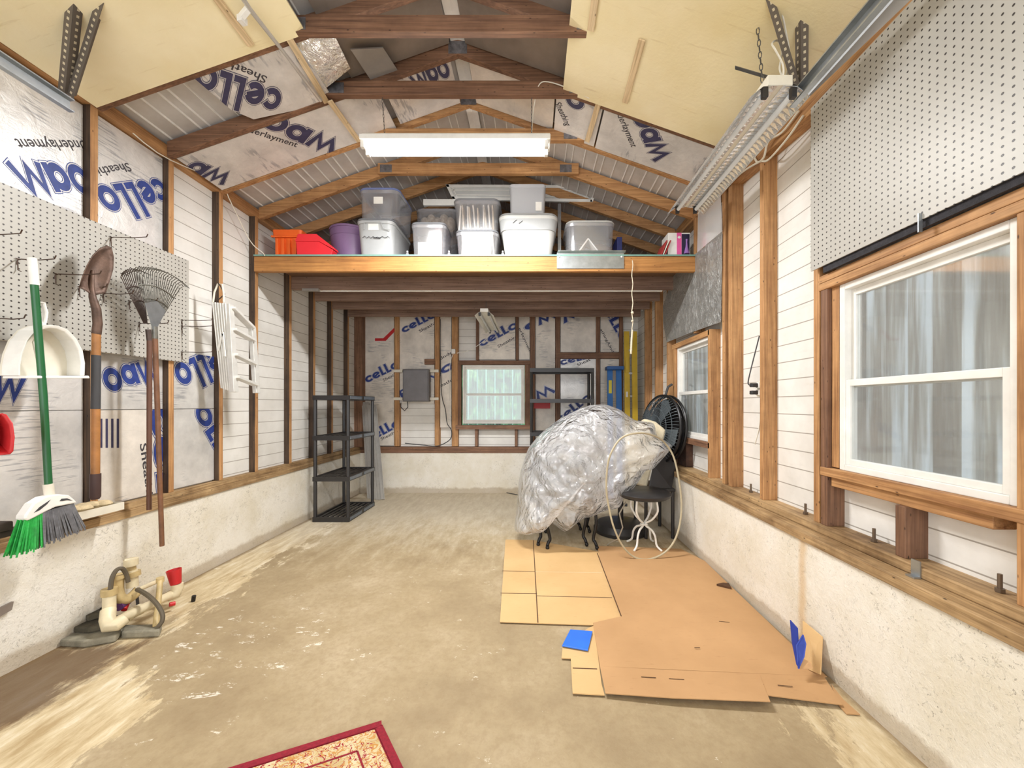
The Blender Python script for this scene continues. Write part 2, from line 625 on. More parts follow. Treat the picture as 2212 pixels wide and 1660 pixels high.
# floor with gentle unevenness
mb = MB()
nx, ny = 60, 90
for j in range(ny + 1):
    for i in range(nx + 1):
        x = -2.6 + 4.3 * i / nx
        y = YN + (YB + 0.3 - YN) * j / ny
        mb.v.append(V((x, y, 0.002 * noise.noise(V((x * 2, y * 2, 0))) - 0.002)))
for j in range(ny):
    for i in range(nx):
        a = j * (nx + 1) + i
        mb.f.append((a, a + 1, a + nx + 2, a + nx + 1))
fl = mb.build('floor', M_floor, smooth=True)
fl['kind'] = 'structure'

# masonry curbs
wall_left = struct(MB().box((-2.55, YN, -0.05), (XL, YB + 0.2, HW)), 'wall_left', M_stucco, 0.006)
wall_right = struct(MB().box((XR, YN, -0.05), (1.6, YB + 0.2, HW)), 'wall_right', M_stucco, 0.006)
wall_back = struct(MB().box((XL, YB, -0.05), (XR, YB + 0.2, HW)), 'wall_back', M_stucco, 0.006)

def siding(parent, place, u0, u1, z0, z1, holes=()):
    """lap boards: each course leans out at its foot; holes = openings (ua, ub, za, zb)"""
    mb = MB()
    us = sorted({u0, u1} | {h[0] for h in holes} | {h[1] for h in holes})
    pitch = 0.1
    for a, b in zip(us[:-1], us[1:]):
        z = z0
        while z < z1 - 1e-6:
            zt = min(z + pitch, z1)
            cut = [h for h in holes if h[0] <= a + 1e-6 and h[1] >= b - 1e-6 and h[2] < zt and h[3] > z]
            segs = [(z, zt)]
            for h in cut:
                segs = [(p, q) for s0, s1 in segs for p, q in ((s0, min(s1, h[2])), (max(s0, h[3]), s1)) if q - p > 1e-4]
            for p, q in segs:
                vs = []
                for u in (a, b):
                    for zz in (p, q):
                        off = 0.012 * (1 - (zz - z) / pitch)
                        vs.append(place(u, zz, off))
                        vs.append(place(u, zz, -0.012))
                mb.add(vs, [(0, 4, 6, 2), (1, 3, 7, 5), (0, 1, 5, 4), (2, 6, 7, 3)])
            z += pitch
    return mb.build('siding', M_siding, parent)

W1 = (1.15, 1.86, 0.905, 1.76)        # near right window opening (y0, y1, z0, z1)
W2 = (3.03, 3.70, 0.905, 1.745)
W3 = (-0.985, -0.10, 0.925, 1.765)    # back window opening in x
siding(wall_left, lambda u, z, o: V((-2.415 - o, u, z)), YN, YB + 0.1, HW, 2.87)
siding(wall_right, lambda u, z, o: V((1.475 + o, u, z)), YN, YB + 0.1, HW, 2.84, (W1, W2))
siding(wall_back, lambda u, z, o: V((u, YB + 0.095 + o, z)), -2.46, 1.49, HW, 2.85, (W3,))
# gable above the loft
MB().prism([(-2.44, YB + 0.1, 2.8), (1.47, YB + 0.1, 2.8), (1.47, YB + 0.1, zr(1.47) + 0.1), (RX, YB + 0.1, ZR + 0.12), (-2.44, YB + 0.1, zl(-2.44) + 0.1)],
           (0, 0.02, 0)).build('gable', M_board, wall_back)

# metal roof with lengthwise ribs
roof = MB()
for zf, xa, xb in ((zl, -2.56, RX), (zr, RX, 1.6)):
    roof.add([(xa, YN, zf(xa) + 0.115), (xb, YN, zf(xb) + 0.115), (xb, YB + 0.2, zf(xb) + 0.115), (xa, YB + 0.2, zf(xa) + 0.115),
              (xa, YN, zf(xa) + 0.125), (xb, YN, zf(xb) + 0.125), (xb, YB + 0.2, zf(xb) + 0.125), (xa, YB + 0.2, zf(xa) + 0.125)],
             [(0, 3, 2, 1), (4, 5, 6, 7), (0, 1, 5, 4), (1, 2, 6, 5), (2, 3, 7, 6), (3, 0, 4, 7)])
ceiling = struct(roof, 'ceiling', M_roof)
ribs = MB()
for zf, xa, xb in ((zl, -2.33, RX - 0.08), (zr, RX + 0.08, 1.36)):
    k = 0
    x = xa
    while x < xb:
        wdt = 0.005
        ribs.prism([(x - wdt, YN, zf(x) + 0.116), (x + wdt, YN, zf(x) + 0.116), (x + wdt * .5, YN, zf(x) + 0.106), (x - wdt * .5, YN, zf(x) + 0.106)],
                   (0, YB - YN, 0))
        k += 1
        x += 0.095 if k % 3 else 0.055
ribs.build('rib', M_rib, ceiling)['kind'] = 'stuff'
# ridge strip
rs = MB()
for s in (-1, 1):
    rs.prism([(RX, YN, ZR + 0.1), (RX + s * 0.045, YN, ZR + 0.085), (RX + s * 0.045, YN, ZR + 0.08), (RX + s * 0.02, YN, ZR + 0.086), (RX, YN, ZR + 0.09)], (0, YB - YN, 0))
rs.build('ridge_strip', M_rib, ceiling)

# ------------------------------------------------------------------ bottom plates
trim(MB().box((XL - 0.09, YN, HW + 0.045), (XL, YB + .09, 0.63)), wood_w[1])
trim(MB().box((XL - 0.12, YN, HW), (XL + 0.012, YB, HW + 0.045)), wood_w[1])
trim(MB().box((XR - 0.015, YN, HW), (1.47, YB, HW + 0.045)), wood_w[1], 0.006)
trim(MB().box((XR + 0.05, YN, HW + 0.045), (1.47, YB, 0.63)), wood_w[1], 0.006)
trim(MB().box((XL, YB - 0.01, HW), (XR - .02, YB + 0.09, HW + 0.04)), wood_b[0])
trim(MB().box((XL, YB, HW + 0.04), (XR + .05, YB + 0.09, 0.625)), wood_b[0])
# top plates (the right one sags towards the door)
trim(MB().box((XL - 0.09, YN, 2.80), (XL, YB, 2.875)), wood_h[1])
def zplate(y): return 2.79 if y > 3.2 else 2.64 + 0.15 * (y - 1.85) / 1.35
pm = MB()
for a, b in ((3.2, YB), (0.2, 3.2)):
    pm.prism([(XS, a, zplate(a)), (XS, b, zplate(b)), (XS, b, zplate(b) + 0.09), (XS, a, zplate(a) + 0.09)], (0.09, 0, 0))
trim(pm, wood_h[1])

# ------------------------------------------------------------------ studs
STUD = 0.038
def stud_l(px, z0=0.63, z1=2.80, m=None, w=STUD):
    y = F * 2.35 / (VX - px)
    o = trim(MB().box((XL - 0.055, y, z0), (XL, y + w, z1)), m or wood_h[2])
    if px > 180:      # broad faces get a darker wood
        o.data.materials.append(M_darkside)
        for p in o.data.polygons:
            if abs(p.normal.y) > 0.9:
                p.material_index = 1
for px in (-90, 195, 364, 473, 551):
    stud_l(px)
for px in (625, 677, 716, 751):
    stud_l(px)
trim(MB().box((XL - 0.06, YB - 0.06, 0.63), (XL + 0.06, YB + .03, 2.80)), wood_b[2])

def stud_r(px, z0=0.63, z1=None, w=STUD, m=None, dx=0.088):
    y = F * XS / (px - VX)
    trim(MB().box((XS, y - w, z0), (XS + dx, y, z1 or zplate(y))), m or wood_h[2])
stud_r(1641)                      # stud with the outlet
stud_r(1573, w=0.045)             # doubled post by the foil
stud_r(1560, w=0.04)
for px in (1498, 1440, 1414, 1392):
    if px == 1498: stud_r(px, z0=1.81)
    else: stud_r(px)
# king and jack studs of near window
stud_r(1757, m=wood_h[2])
trim(MB().box((XS, 1.80, 0.63), (XS + 0.088, 1.84, 1.745)), wood_b[2])
trim(MB().box((XS + 0.02, 1.756, 0.91), (XS + 0.088, 1.798, 1.745)), wood_h[2])
trim(MB().box((XS, 1.055, 0.63), (XS + 0.088, 1.096, 1.745)), wood_h[2])
trim(MB().box((XS, 1.01, 0.63), (XS + 0.088, 1.05, 2.6)), wood_h[2])
# doubled header, sill and cripple of near window
trim(MB().box((XS, 0.7, 1.780), (XS + 0.088, 1.85, 1.815)), wood_h[1])
trim(MB().box((XS - 0.004, 0.7, 1.745), (XS + 0.088, 1.85, 1.778)), wood_h[1])
trim(MB().box((XS - 0.004, 0.9, 0.865), (XS + 0.088, 1.84, 0.905)), wood_h[1])
trim(MB().box((XS + 0.012, 1.16, 0.822), (XS + 0.088, 1.79, 0.864)), wood_h[1])
trim(MB().box((XS - 0.002, 1.42, 0.63), (XS + 0.088, 1.46, 0.822)), wood_b[2])
# far right window framing
trim(MB().box((XS, 3.0, 1.745), (XS + 0.088, 3.80, 1.79)), wood_h[1])
trim(MB().box((XS, 3.0, 0.855), (XS + 0.088, 3.76, 0.905)), wood_b[1])
trim(MB().box((XS, 3.72, 0.63), (XS + 0.088, 3.78, 1.745)), wood_h[2])
trim(MB().box((XS, 2.985, 0.63), (XS + 0.088, 3.025, 1.79)), wood_h[2])

# back wall studs (x range and y range in photo pixels)
def backbox(x0, x1, y0, y1, dep=0.088, f=0.0):
    a, b = W(x0, y1, YB), W(x1, y0, YB)
    return MB().box((a.x, YB - f, a.z), (b.x, YB + dep, b.z))
for x0, x1, y0, y1, m in ((852, 862, 640, 965, 2), (939, 949, 640, 965, 2), (976, 989, 640, 965, 2), (1028, 1034, 640, 778, 2),
                          (1114, 1120, 640, 778, 2), (1145, 1156, 640, 965, 2), (1200, 1210, 640, 965, 2), (1288, 1296, 640, 965, 2), (1338, 1346, 640, 965, 2),
                          (1026, 1032, 928, 965, 2), (1112, 1118, 928, 965, 2)):
    trim(backbox(x0, x1, y0, y1), wood_b[m] if y0 == 928 or x0 > 1000 else wood_h[m] if x0 < 980 else wood_b[m])
trim(backbox(989, 1145, 779, 788), wood_b[0])
trim(backbox(1200, 1338, 762, 775, f=0.004), wood_b[0])
trim(backbox(917, 940, 776, 788, f=0.01), wood_b[0])
trim(backbox(985, 1146, 919, 928, f=0.035), wood_b[0])
trim(backbox(989, 996, 788, 919), wood_b[2])
trim(backbox(1134, 1145, 788, 919), wood_b[2])

# ------------------------------------------------------------------ windows
def window(n, P, u0, u1, z0, z1, midz):
    """P(u, z, depth) -> world point; depth grows outwards"""
    def bx(mb, ua, ub, za, zb, d0, d1):
        return mb.box(P(ua, za, d0), P(ub, zb, d1))
    fr = MB()
    t = 0.028
    bx(fr, u0, u0 + t, z0, z1, 0, 0.06)
    bx(fr, u1 - t, u1, z0, z1, 0, 0.06)
    bx(fr, u0 + t, u1 - t, z1 - t, z1, 0, 0.06)
    bx(fr, u0 + t, u1 - t, z0, z0 + t, 0, 0.06)
    w = fr.build('window_%d' % n, M_white, bevel=0.003)
    w['kind'] = 'structure'
    for nm, za, zb, d in (('upper_sash', midz - 0.012, z1 - t, 0.032), ('lower_sash', z0 + t, midz + 0.022, 0.006)):
        s = MB()
        q = 0.022
        bx(s, u0 + t, u0 + t + q, za, zb, d, d + 0.022)
        bx(s, u1 - t - q, u1 - t, za, zb, d, d + 0.022)
        bx(s, u0 + t + q, u1 - t - q, zb - q * 1.3, zb, d, d + 0.022)
        bx(s, u0 + t + q, u1 - t - q, za, za + q * 1.2, d, d + 0.022)
        so = s.build(nm, M_white, w, bevel=0.002)
        g = MB()
        bx(g, u0 + t + q, u1 - t - q, za + q, zb - q, d + 0.009, d + 0.012)
        g.build('pane', M_glass, so)
    return w
window(1, lambda u, z, d: V((1.40 + d, u, z)), 1.10, 1.752, 0.905, 1.745, 1.29)
window(2, lambda u, z, d: V((1.40 + d, u, z)), 3.027, 3.715, 0.905, 1.745, 1.30)
window(3, lambda u, z, d: V((u, YB + 0.02 + d, z)), -0.955, -0.105, 0.94, 1.745, 1.335)

# corrugated sheets standing outside the windows
def corrugated(name, P, u0, u1, z0, z1, mat, label, pitch=0.11, dep=0.022):
    mb = MB()
    us = []
    u = u0
    prof = ((0, 0), (0.45, 0), (0.55, 1), (0.93, 1))
    while u < u1:
        for a, b in prof:
            us.append((u + a * pitch, b * dep))
        u += pitch
    n = len(us)
    vs = []
    for z in (z0, z1):
        for a, b in us:
            vs.append(P(a, z, b))
    for z in (z0, z1):
        for a, b in us:
            vs.append(P(a, z, b + 0.002))
    fs = []
    for i in range(n - 1):
        fs.append((i, i + 1, n + i + 1, n + i))
        fs.append((2 * n + i, 3 * n + i, 3 * n + i + 1, 2 * n + i + 1))
        fs.append((i, 2 * n + i, 2 * n + i + 1, i + 1))
        fs.append((n + i, n + i + 1, 3 * n + i + 1, 3 * n + i))
    mb.add(vs, fs)
    o = mb.build(name, mat)
    return tag(o, label, 'sheet')
def mat_sheet():
    t = NT('weathered_translucent_sheet')
    v = t.coords((9, 9, 0.5), geo=True)
    col = t.ramp(t.noise(v, 1.5, 4, 0.6), [(0.36, hexc(132, 124, 110)), (0.5, hexc(176, 174, 166)), (0.62, hexc(226, 232, 236))])
    t.base(col, 0.4)
    tl = t.n('ShaderNodeBsdfTranslucent')
    t.l(col, tl.inputs[0])
    m = t.n('ShaderNodeMixShader')
    m.inputs[0].default_value = 0.42
    t.l(t.b.outputs[0], m.inputs[1])
    t.l(tl.outputs[0], m.inputs[2])
    t.l(m.outputs[0], t.out.inputs[0])
    return t.m
M_sheet = mat_sheet()
corrugated('corrugated_sheet', lambda u, z, d: V((1.72 + d, u, z)), 0.5, 2.4, -0.05, 1.95, M_sheet, 'galvanised corrugated sheet standing just outside the near right window')
corrugated('corrugated_sheet', lambda u, z, d: V((1.72 + d, u, z)), 2.45, 5.9, -0.05, 1.95, M_sheet, 'galvanised corrugated sheet standing just outside the far right window')
def mat_clear():
    t = NT('clear_corrugated')
    tr = t.n('ShaderNodeBsdfTransparent')
    tr.inputs[0].default_value = (0.84, 0.98, 0.96, 1)
    tl = t.n('ShaderNodeBsdfTranslucent')
    tl.inputs[0].default_value = (0.6, 0.85, 0.8, 1)
    m = t.n('ShaderNodeMixShader')
    v = t.coords((34, 34, 5), geo=True)
    f = t.noise(v, 1.0, 5, 0.7, 0.6)
    t.l(t.ramp(f, [(0.40, hexc(110, 170, 170)), (0.5, hexc(205, 240, 236)), (0.6, hexc(255, 255, 255))]), tr.inputs[0])
    sp = t.n('ShaderNodeSeparateXYZ')
    t.l(t.coords(geo=True), sp.inputs[0])
    rib = t.math('FRACT', t.math('DIVIDE', t.math('ADD', sp.outputs['X'], 1.6), 0.13))
    t.l(t.math('ADD', 0.04, t.math('MULTIPLY', t.math('LESS_THAN', rib, 0.14), 0.5)), m.inputs[0])
    t.l(tr.outputs[0], m.inputs[1])
    t.l(tl.outputs[0], m.inputs[2])
    t.l(m.outputs[0], t.out.inputs[0])
    return t.m
corrugated('corrugated_sheet', lambda u, z, d: V((u, YB + 0.42 + d, z)), -1.6, 0.4, -0.05, 2.0, mat_clear(), 'clear corrugated plastic panel outside the back window', 0.13, 0.03)
# leafy hedge behind it
def mat_leaf():
    t = NT('hedge_leaves')
    v = t.coords(geo=True)
    f = t.noise(v, 5, 7, 0.8)
    col = t.ramp(f, [(0.4, hexc(22, 62, 26)), (0.5, hexc(56, 120, 44)), (0.62, hexc(140, 190, 120))])
    t.bump(f, 0.8, 0.05)
    return t.base(col, 0.6)
mb = MB()
n1, n2 = 60, 40
for j in range(n2 + 1):
    for i in range(n1 + 1):
        x = -5 + 9 * i / n1
        z = 2.4 * j / n2
        p = V((x, 8.0 + 0.6 * z / 2.4 + 0.5 * noise.fractal(V((x * 1.5, z * 1.5, 3)), 1, 2, 4), z * (1 + 0.12 * noise.noise(V((x, 0, 0))))))
        mb.v.append(p)
for j in range(n2):
    for i in range(n1):
        a = j * (n1 + 1) + i
        mb.f.append((a, a + 1, a + n1 + 2, a + n1 + 1))
hb = len(mb.v)
mb.v += [V((-5, 9.6, 0)), V((4, 9.6, 0)), V((4, 9.6, 2.3)), V((-5, 9.6, 2.3))]
mb.f.append((hb, hb + 1, hb + 2, hb + 3))
tag(mb.build('hedge', mat_leaf(), smooth=True), 'green leafy hedge seen through the back window', 'hedge')
struct(MB().box((-14, YB + 0.25, -0.15), (12, 30, -0.05)), 'ground', plain('grass_ground', hexc(110, 130, 80), 0.9))

# ------------------------------------------------------------------ trusses
M_gus = plain('gusset_steel', hexc(132, 130, 134), 0.45, 0.7, 0.2, 40)
def truss(y, m, label, chord=True, gus=True):
    t = thing('roof_truss', label, 'truss', (RX, y, 2.8), 'roof trusses')
    w = 0.038
    for nm, zf, xa, xb in (('rafter', zl, -2.35, RX), ('rafter', zr, RX, 1.38)):
        mb = MB().prism([(xa, y, zf(xa)), (xb, y, zf(xb)), (xb, y, zf(xb) + 0.095), (xa, y, zf(xa) + 0.095)], (0, w, 0))
        mb.build(nm, m, t, bevel=0.002)
    if chord:
        z0 = 3.165
        xa, xb = -2.35 + (z0 - 2.8) / SL + 0.02, 0
        xb = RX + (ZR - z0) / SL - 0.02
        if y > 1.9:
            MB().box((xa - 0.02, y - 0.0385, z0), (xb + 0.06, y - 0.0005, z0 + 0.089)).build('tie_beam', m, t, bevel=0.002)
        if gus:
            for x in (xa + 0.05, xb - 0.05):
                MB().box((x - 0.05, y - 0.0405, z0 + 0.01), (x + 0.05, y - 0.0386, z0 + 0.075)).build('gusset_plate', M_gus, t)
    if gus:
        MB().box((RX - 0.06, y - 0.002, ZR + 0.0), (RX + 0.06, y - 0.0005, ZR + 0.08)).build('gusset_plate', M_gus, t)
    return t
TY = [1.64, 2.06, 2.47, 2.89, 3.30, 3.71, 4.12, 4.53, 4.94]
ordn = ['nearest the camera, mostly cut off by the frame', 'with its tie beam at the top edge', 'third in the row, over the lit lamp chains',
        'just above and behind the lit tube lamp', 'at the front edge of the storage loft', 'first one behind the plastic totes', '', '', '']
for i, y in enumerate(TY):
    m = wood_b[0] if i < 3 else wood_h[0]  # the near trusses get the browner wood
    lab = ('brown wooden roof truss ' if i < 3 else 'honey pine roof truss ') + ordn[i] if ordn[i] else \
          'honey pine roof truss deep behind the totes, the %s from the back' % {6: 'third', 7: 'second', 8: 'first'}[i]
    truss(y, m, lab, chord=(1 <= i <= 4), gus=i in (1, 2, 3, 4))

# ------------------------------------------------------------------ loft
JY = [(3.24, 'honey pine front joist of the storage loft', 1), (3.74, 'brown loft joist, first behind the honey front one', 0), (4.14, 'brown loft joist, second behind the honey front one', 0),
      (4.50, 'brown loft joist, third behind the honey front one', 0), (4.88, 'brown loft joist, last before the back wall', 0)]
for y, lab, k in JY:
    m = wood_f if k else wood_j
    o = MB().box((XL + 0.002, y, 2.325), (XS - 0.004, y + 0.04, 2.452)).build('loft_joist', m, bevel=0.003)
    tag(o, lab, 'joist', 'loft joists')
M_deck = plain('brown_deck', hexc(120, 92, 70), 0.7)
dk = MB().box((XL + 0.002, 3.235, 2.453), (XS - 0.003, YB - 0.01, 2.464)).build('loft_deck', M_deck)
tag(dk, 'thin green edged board decking laid over the loft joists', 'decking')
MB().box((XL + 0.003, 3.232, 2.4535), (XS - 0.004, 3.2349, 2.466)).build('green_edge', plain('green_edge', hexc(112, 150, 138), 0.6), dk)

# ================================================================== insulation panels and their print
def frame_of(p, n):
    """orthonormal frame on a plane (origin, u, v) seen from the room"""
    n = V(n).normalized()
    return V(p), n

def clip_mesh(bm, poly, n):
    """keep only what lies inside the convex polygon (world points, any order sense)"""
    c = sum(poly, V((0, 0, 0))) / len(poly)
    for i in range(len(poly)):
        a, b = poly[i], poly[(i + 1) % len(poly)]
        e = (b - a).cross(n)
        if e.length < 1e-9:
            continue
        if e.dot(c - a) > 0:
            e = -e
        bmesh.ops.bisect_plane(bm, geom=bm.verts[:] + bm.edges[:] + bm.faces[:], plane_co=a, plane_no=e, clear_outer=True)

def arc(cx, cy, r, a0, a1, n=14, ry=None):
    ry = ry or r
    return [(cx + r * math.cos(math.radians(a0 + (a1 - a0) * i / n)), cy + ry * math.sin(math.radians(a0 + (a1 - a0) * i / n))) for i in range(n + 1)]

GL = {   # letter: (advance, [polylines]); x-height 1
    'c': (0.92, [arc(0.46, 0.5, 0.36, 40, 320)]),
    'e': (0.98, [arc(0.46, 0.5, 0.36, 25, 325), [(0.22, 0.40), (0.80, 0.66)]]),
    'l': (0.66, [[(0.16, 1.5), (0.16, 0.14), (0.58, 0.14)]]),
    'o': (1.10, [arc(0.52, 0.5, 0.38, 0, 360, 22)]),
    'f': (0.74, [[(0.18, 0.0), (0.18, 1.30), (0.62, 1.30)], [(0.18, 0.72), (0.52, 0.72)]]),
    'a': (1.00, [arc(0.44, 0.44, 0.33, 0, 360, 20), [(0.84, 0.0), (0.84, 0.92)]]),
    'm': (1.60, [[(0.14, 0.0), (0.34, 0.90), (0.72, 0.16), (0.98, 0.90), (1.42, 0.05)]]),
}
def ribbon(bm, pts, w, z):
    closed = (V(pts[0] + (0,)) - V(pts[-1] + (0,))).length < 1e-6
    n = len(pts)
    L, R = [], []
    for i, p in enumerate(pts):
        p = V((p[0], p[1], 0))
        if closed:
            a = V(pts[(i - 1) % (n - 1)] + (0,))
            b = V(pts[(i + 1) % (n - 1)] + (0,))
        else:
            a = V(pts[max(i - 1, 0)] + (0,))
            b = V(pts[min(i + 1, n - 1)] + (0,))
        d1 = (p - a).normalized() if (p - a).length > 1e-9 else (b - p).normalized()
        d2 = (b - p).normalized() if (b - p).length > 1e-9 else d1
        t = (d1 + d2).normalized()
        nn = V((-t.y, t.x, 0))
        k = 1 / max(0.55, abs(nn.dot(V((-d1.y, d1.x, 0)))))
        ext = V((0, 0, 0))
        if not closed and i == 0: ext = -d2 * (w * 0.5 - 0.12)
        if not closed and i == n - 1: ext = d1 * (w * 0.5 - 0.12)
        L.append(bm.verts.new(p + ext + nn * w / 2 * k + V((0, 0, z))))
        R.append(bm.verts.new(p + ext - nn * w / 2 * k + V((0, 0, z))))
    for i in range(n - 1):
        try:
            bm.faces.new((L[i], L[i + 1], R[i + 1], R[i]))
        except ValueError:
            pass

def logo(parent, poly, n, a, b, s, h, style='blue', off=(0, 0)):
    """printed word from point a towards b (baseline), height h metres of a small letter, clipped to the sheet"""
    n = V(n).normalized()
    d = (b - a)
    L = d.length
    d.normalize()
    up = n.cross(d).normalized()
    adv = sum(GL[c][0] for c in s)
    sx = L / adv
    base_off = root_off(parent)
    for k, (w, z, m) in enumerate(((0.40, 0.0006, M_print_b if style == 'blue' else M_print_d), (0.35, 0.0011, M_print_w), (0.27, 0.0016, M_print_b if style == 'blue' else M_print_d))):
        bm = bmesh.new()
        x = 0
        ct = 0
        for c in s:
            ad, pls = GL[c]
            for pl in pls:
                ct += 1
                ribbon(bm, [(p[0] + x, p[1]) for p in pl], w if c != 'm' else w * 0.92, ct * 0.00003)
            x += ad
        for v in bm.verts:
            v.co = a + d * (v.co.x * sx) + up * (v.co.y * h) + n * (z + v.co.z)
        clip_mesh(bm, poly, n)
        if not bm.verts:
            bm.free()
            continue
        for v in bm.verts:
            v.co -= base_off
        nm = ('lettering_outline', 'lettering_gap', 'lettering')[k]
        me = bpy.data.meshes.new(nm)
        bm.to_mesh(me)
        bm.free()
        me.materials.append(m)
        o = bpy.data.objects.new(nm, me)
        COL.objects.link(o)
        o.parent = parent

def root_off(o):
    off = V((0, 0, 0))
    while o is not None:
        off += o.location
        o = o.parent
    return off

def text_mesh(s, bold=0.0):
    cu = bpy.data.curves.new('words', 'FONT')
    cu.body = s
    cu.size = 1.0
    cu.offset = bold
    cu.resolution_u = 3
    to = bpy.data.objects.new('words', cu)
    COL.objects.link(to)
    bpy.context.view_layer.update()
    me = bpy.data.meshes.new_from_object(to.evaluated_get(bpy.context.evaluated_depsgraph_get()))
    bpy.data.objects.remove(to)
    return me

def words(parent, poly, n, a, b, s, h, mat, name='small_print', z=0.0007, bold=0.012):
    me = text_mesh(s, bold)
    n = V(n).normalized()
    d = b - a
    L = d.length
    d.normalize()
    up = n.cross(d).normalized()
    xs = [v.co.x for v in me.vertices]
    wd = max(xs) - min(xs)
    x0 = min(xs)
    bm = bmesh.new()
    bm.from_mesh(me)
    for v in bm.verts:
        v.co = a + d * ((v.co.x - x0) / wd * L) + up * (v.co.y * h / 0.7) + n * z
    if poly:
        clip_mesh(bm, poly, n)
    off = root_off(parent)
    for v in bm.verts:
        v.co -= off
    bm.to_mesh(me)
    bm.free()
    me.name = name
    me.materials.clear()
    me.materials.append(mat)
    o = bpy.data.objects.new(name, me)
    COL.objects.link(o)
    o.parent = parent
    return o

def sheet(label, mat, pts, n, thick=0.018, name='insulation_panel', cat='insulation', group=None, bevel=0.0):
    """flat board with corners pts on the face towards the room"""
    n = V(n).normalized()
    if n.x > 0.99: thick = 0.012
    o = MB().prism(pts, n * -thick).build(name, mat, bevel=bevel)
    return tag(o, label, cat, group)

# ---------- left wall, foil faced boards between the studs
NX = V((1, 0, 0))
PX = -2.386
def ql(px, py): return onX(px, py, PX)
def rectL(y0, y1, z0, z1): return [V((PX, y0, z0)), V((PX, y1, z0)), V((PX, y1, z1)), V((PX, y0, z1))]
YS = [F * 2.35 / (VX - p) for p in (-90, 195, 364, 473, 551)]
SEAM = 1.172
p1 = rectL(-0.3, YS[0] - 0.004, SEAM, 2.79)
MBx = sheet('foil faced board at the left edge, above the red scoop', M_foil, rectL(0.9, YS[0] - .004, 0.64, 2.79), NX)
pu = rectL(YS[0] + STUD + .003, YS[1] - .003, SEAM + .002, 2.79)
o = sheet('foil faced board printed upside down, near the left edge above the dustpan', M_foil, pu, NX)
logo(o, pu, NX, ql(178, 357), ql(2, 345), 'oam', 0.135)
words(o, pu, NX, ql(183, 304), ql(30, 300), 'Underlayment', 0.045, M_print_k)
logo(o, pu, NX, ql(-60, 800), ql(60, 812), 'am', -0.12)
pd = rectL(YS[0] + STUD + .003, YS[1] - .003, 0.64, SEAM - .002)
o = sheet('plain foil faced board low on the wall behind the broom bristles', M_foil, pd, NX)
pu = rectL(YS[1] + STUD + .003, YS[2] - .003, SEAM + .002, 2.79)
o = sheet('foil faced board printed upside down, above the shovel and rake', M_foil, pu, NX)
logo(o, pu, NX, ql(345, 384), ql(196, 404), 'cello', 0.125)
words(o, pu, NX, ql(276, 352), ql(180, 367), 'Sheathing', 0.042, M_print_k)
logo(o, pu, NX, ql(215, 800), ql(340, 775), 'oam', -0.13)
pd = rectL(YS[1] + STUD + .003, YS[2] - .003, 0.64, SEAM - .002)
o = sheet('foil faced board low on the wall behind the rake handles', M_foil_dull, pd, NX)
logo(o, pd, NX, ql(322, 880), ql(352, 1200), 'cello', 0.11)
words(o, pd, NX, ql(302, 960), ql(322, 1110), 'Sheathing', 0.042, M_print_k)
for k in range(4):
    MB().prism([ql(216 + k * 12, 905), ql(221 + k * 12, 905), ql(221 + k * 12, 968), ql(216 + k * 12, 968)], (0.0006, 0, 0)).build('print_bar', M_print_d, o)
pu = rectL(YS[2] + STUD + .003, YS[3] - .003, SEAM + .002, 1.56)
o = sheet('foil faced board beside the hanging stepladder, top edge bare', M_foil, pu, NX)
logo(o, pu, NX, ql(462, 752), ql(368, 792), 'ello', 0.15)
pd = rectL(YS[2] + STUD + .003, YS[3] - .003, 0.64, SEAM - .002)
o = sheet('pale blue foil faced board under the hanging stepladder', M_foil, pd, NX)
logo(o, pd, NX, ql(415, 885), ql(470, 985), 'oll', 0.12)

# ---------- back wall boards
NB = V((0, -1, 0))
BY = YB + 0.03
def qb(px, py): return W(px, py, BY)
def rectB(x0, x1, y0, y1): return [qb(x0, y1), qb(x1, y1), qb(x1, y0), qb(x0, y0)]
def backpanel(label, x0, x1, y0, y1, mat=None):
    p = rectB(x0, x1, y0, y1)
    return p, sheet(label, mat or M_foil_dull, p, NB)
p, o = backpanel('printed foil board in the back left corner with a red mark', 784, 851, 640, 963)
logo(o, p, NB, qb(793, 828), qb(866, 792), 'cello', 0.085)
words(o, p, NB, qb(829, 825), qb(870, 803), 'Sheathing', 0.04, M_print_k)
logo(o, p, NB, qb(796, 958), qb(868, 918), 'cello', 0.085)
words(o, p, NB, qb(824, 952), qb(866, 931), 'Sheathing', 0.04, M_print_k)
M_red = plain('red_plastic', hexc(196, 36, 40), 0.45)
MB().prism([qb(810, 731), qb(833, 731), qb(833, 737), qb(810, 737)], (0, -0.001, 0)).build('red_mark', M_red, o)
MB().prism([qb(826, 733), qb(851, 709), qb(855, 714), qb(833, 737)], (0, -0.0012, 0)).build('red_mark', M_red, o)
p, o = backpanel('printed foil board behind and above the grey electric panel', 863, 938, 640, 872)
logo(o, p, NB, qb(872, 720), qb(945, 683), 'cello', 0.075)
words(o, p, NB, qb(907, 719), qb(952, 695), 'Sheathing', 0.04, M_print_k)
logo(o, p, NB, qb(868, 862), qb(945, 815), 'foam', 0.075)
p, o = backpanel('narrow printed foil board left of the back window', 951, 975, 640, 924)
logo(o, p, NB, qb(928, 828), qb(985, 792), 'oo', 0.09)
words(o, p, NB, qb(946, 840), qb(985, 820), 'heathin', 0.04, M_print_k)
words(o, p, NB, qb(949, 780), qb(984, 760), 'Under', 0.04, M_print_k)
p, o = backpanel('printed foil board above the back window', 1035, 1113, 640, 777)
logo(o, p, NB, qb(1040, 750), qb(1122, 706), 'cello', 0.08)
words(o, p, NB, qb(1077, 752), qb(1120, 728), 'Sheathing', 0.04, M_print_k)
p, o = backpanel('narrow printed foil board right above the back window', 1121, 1144, 640, 777)
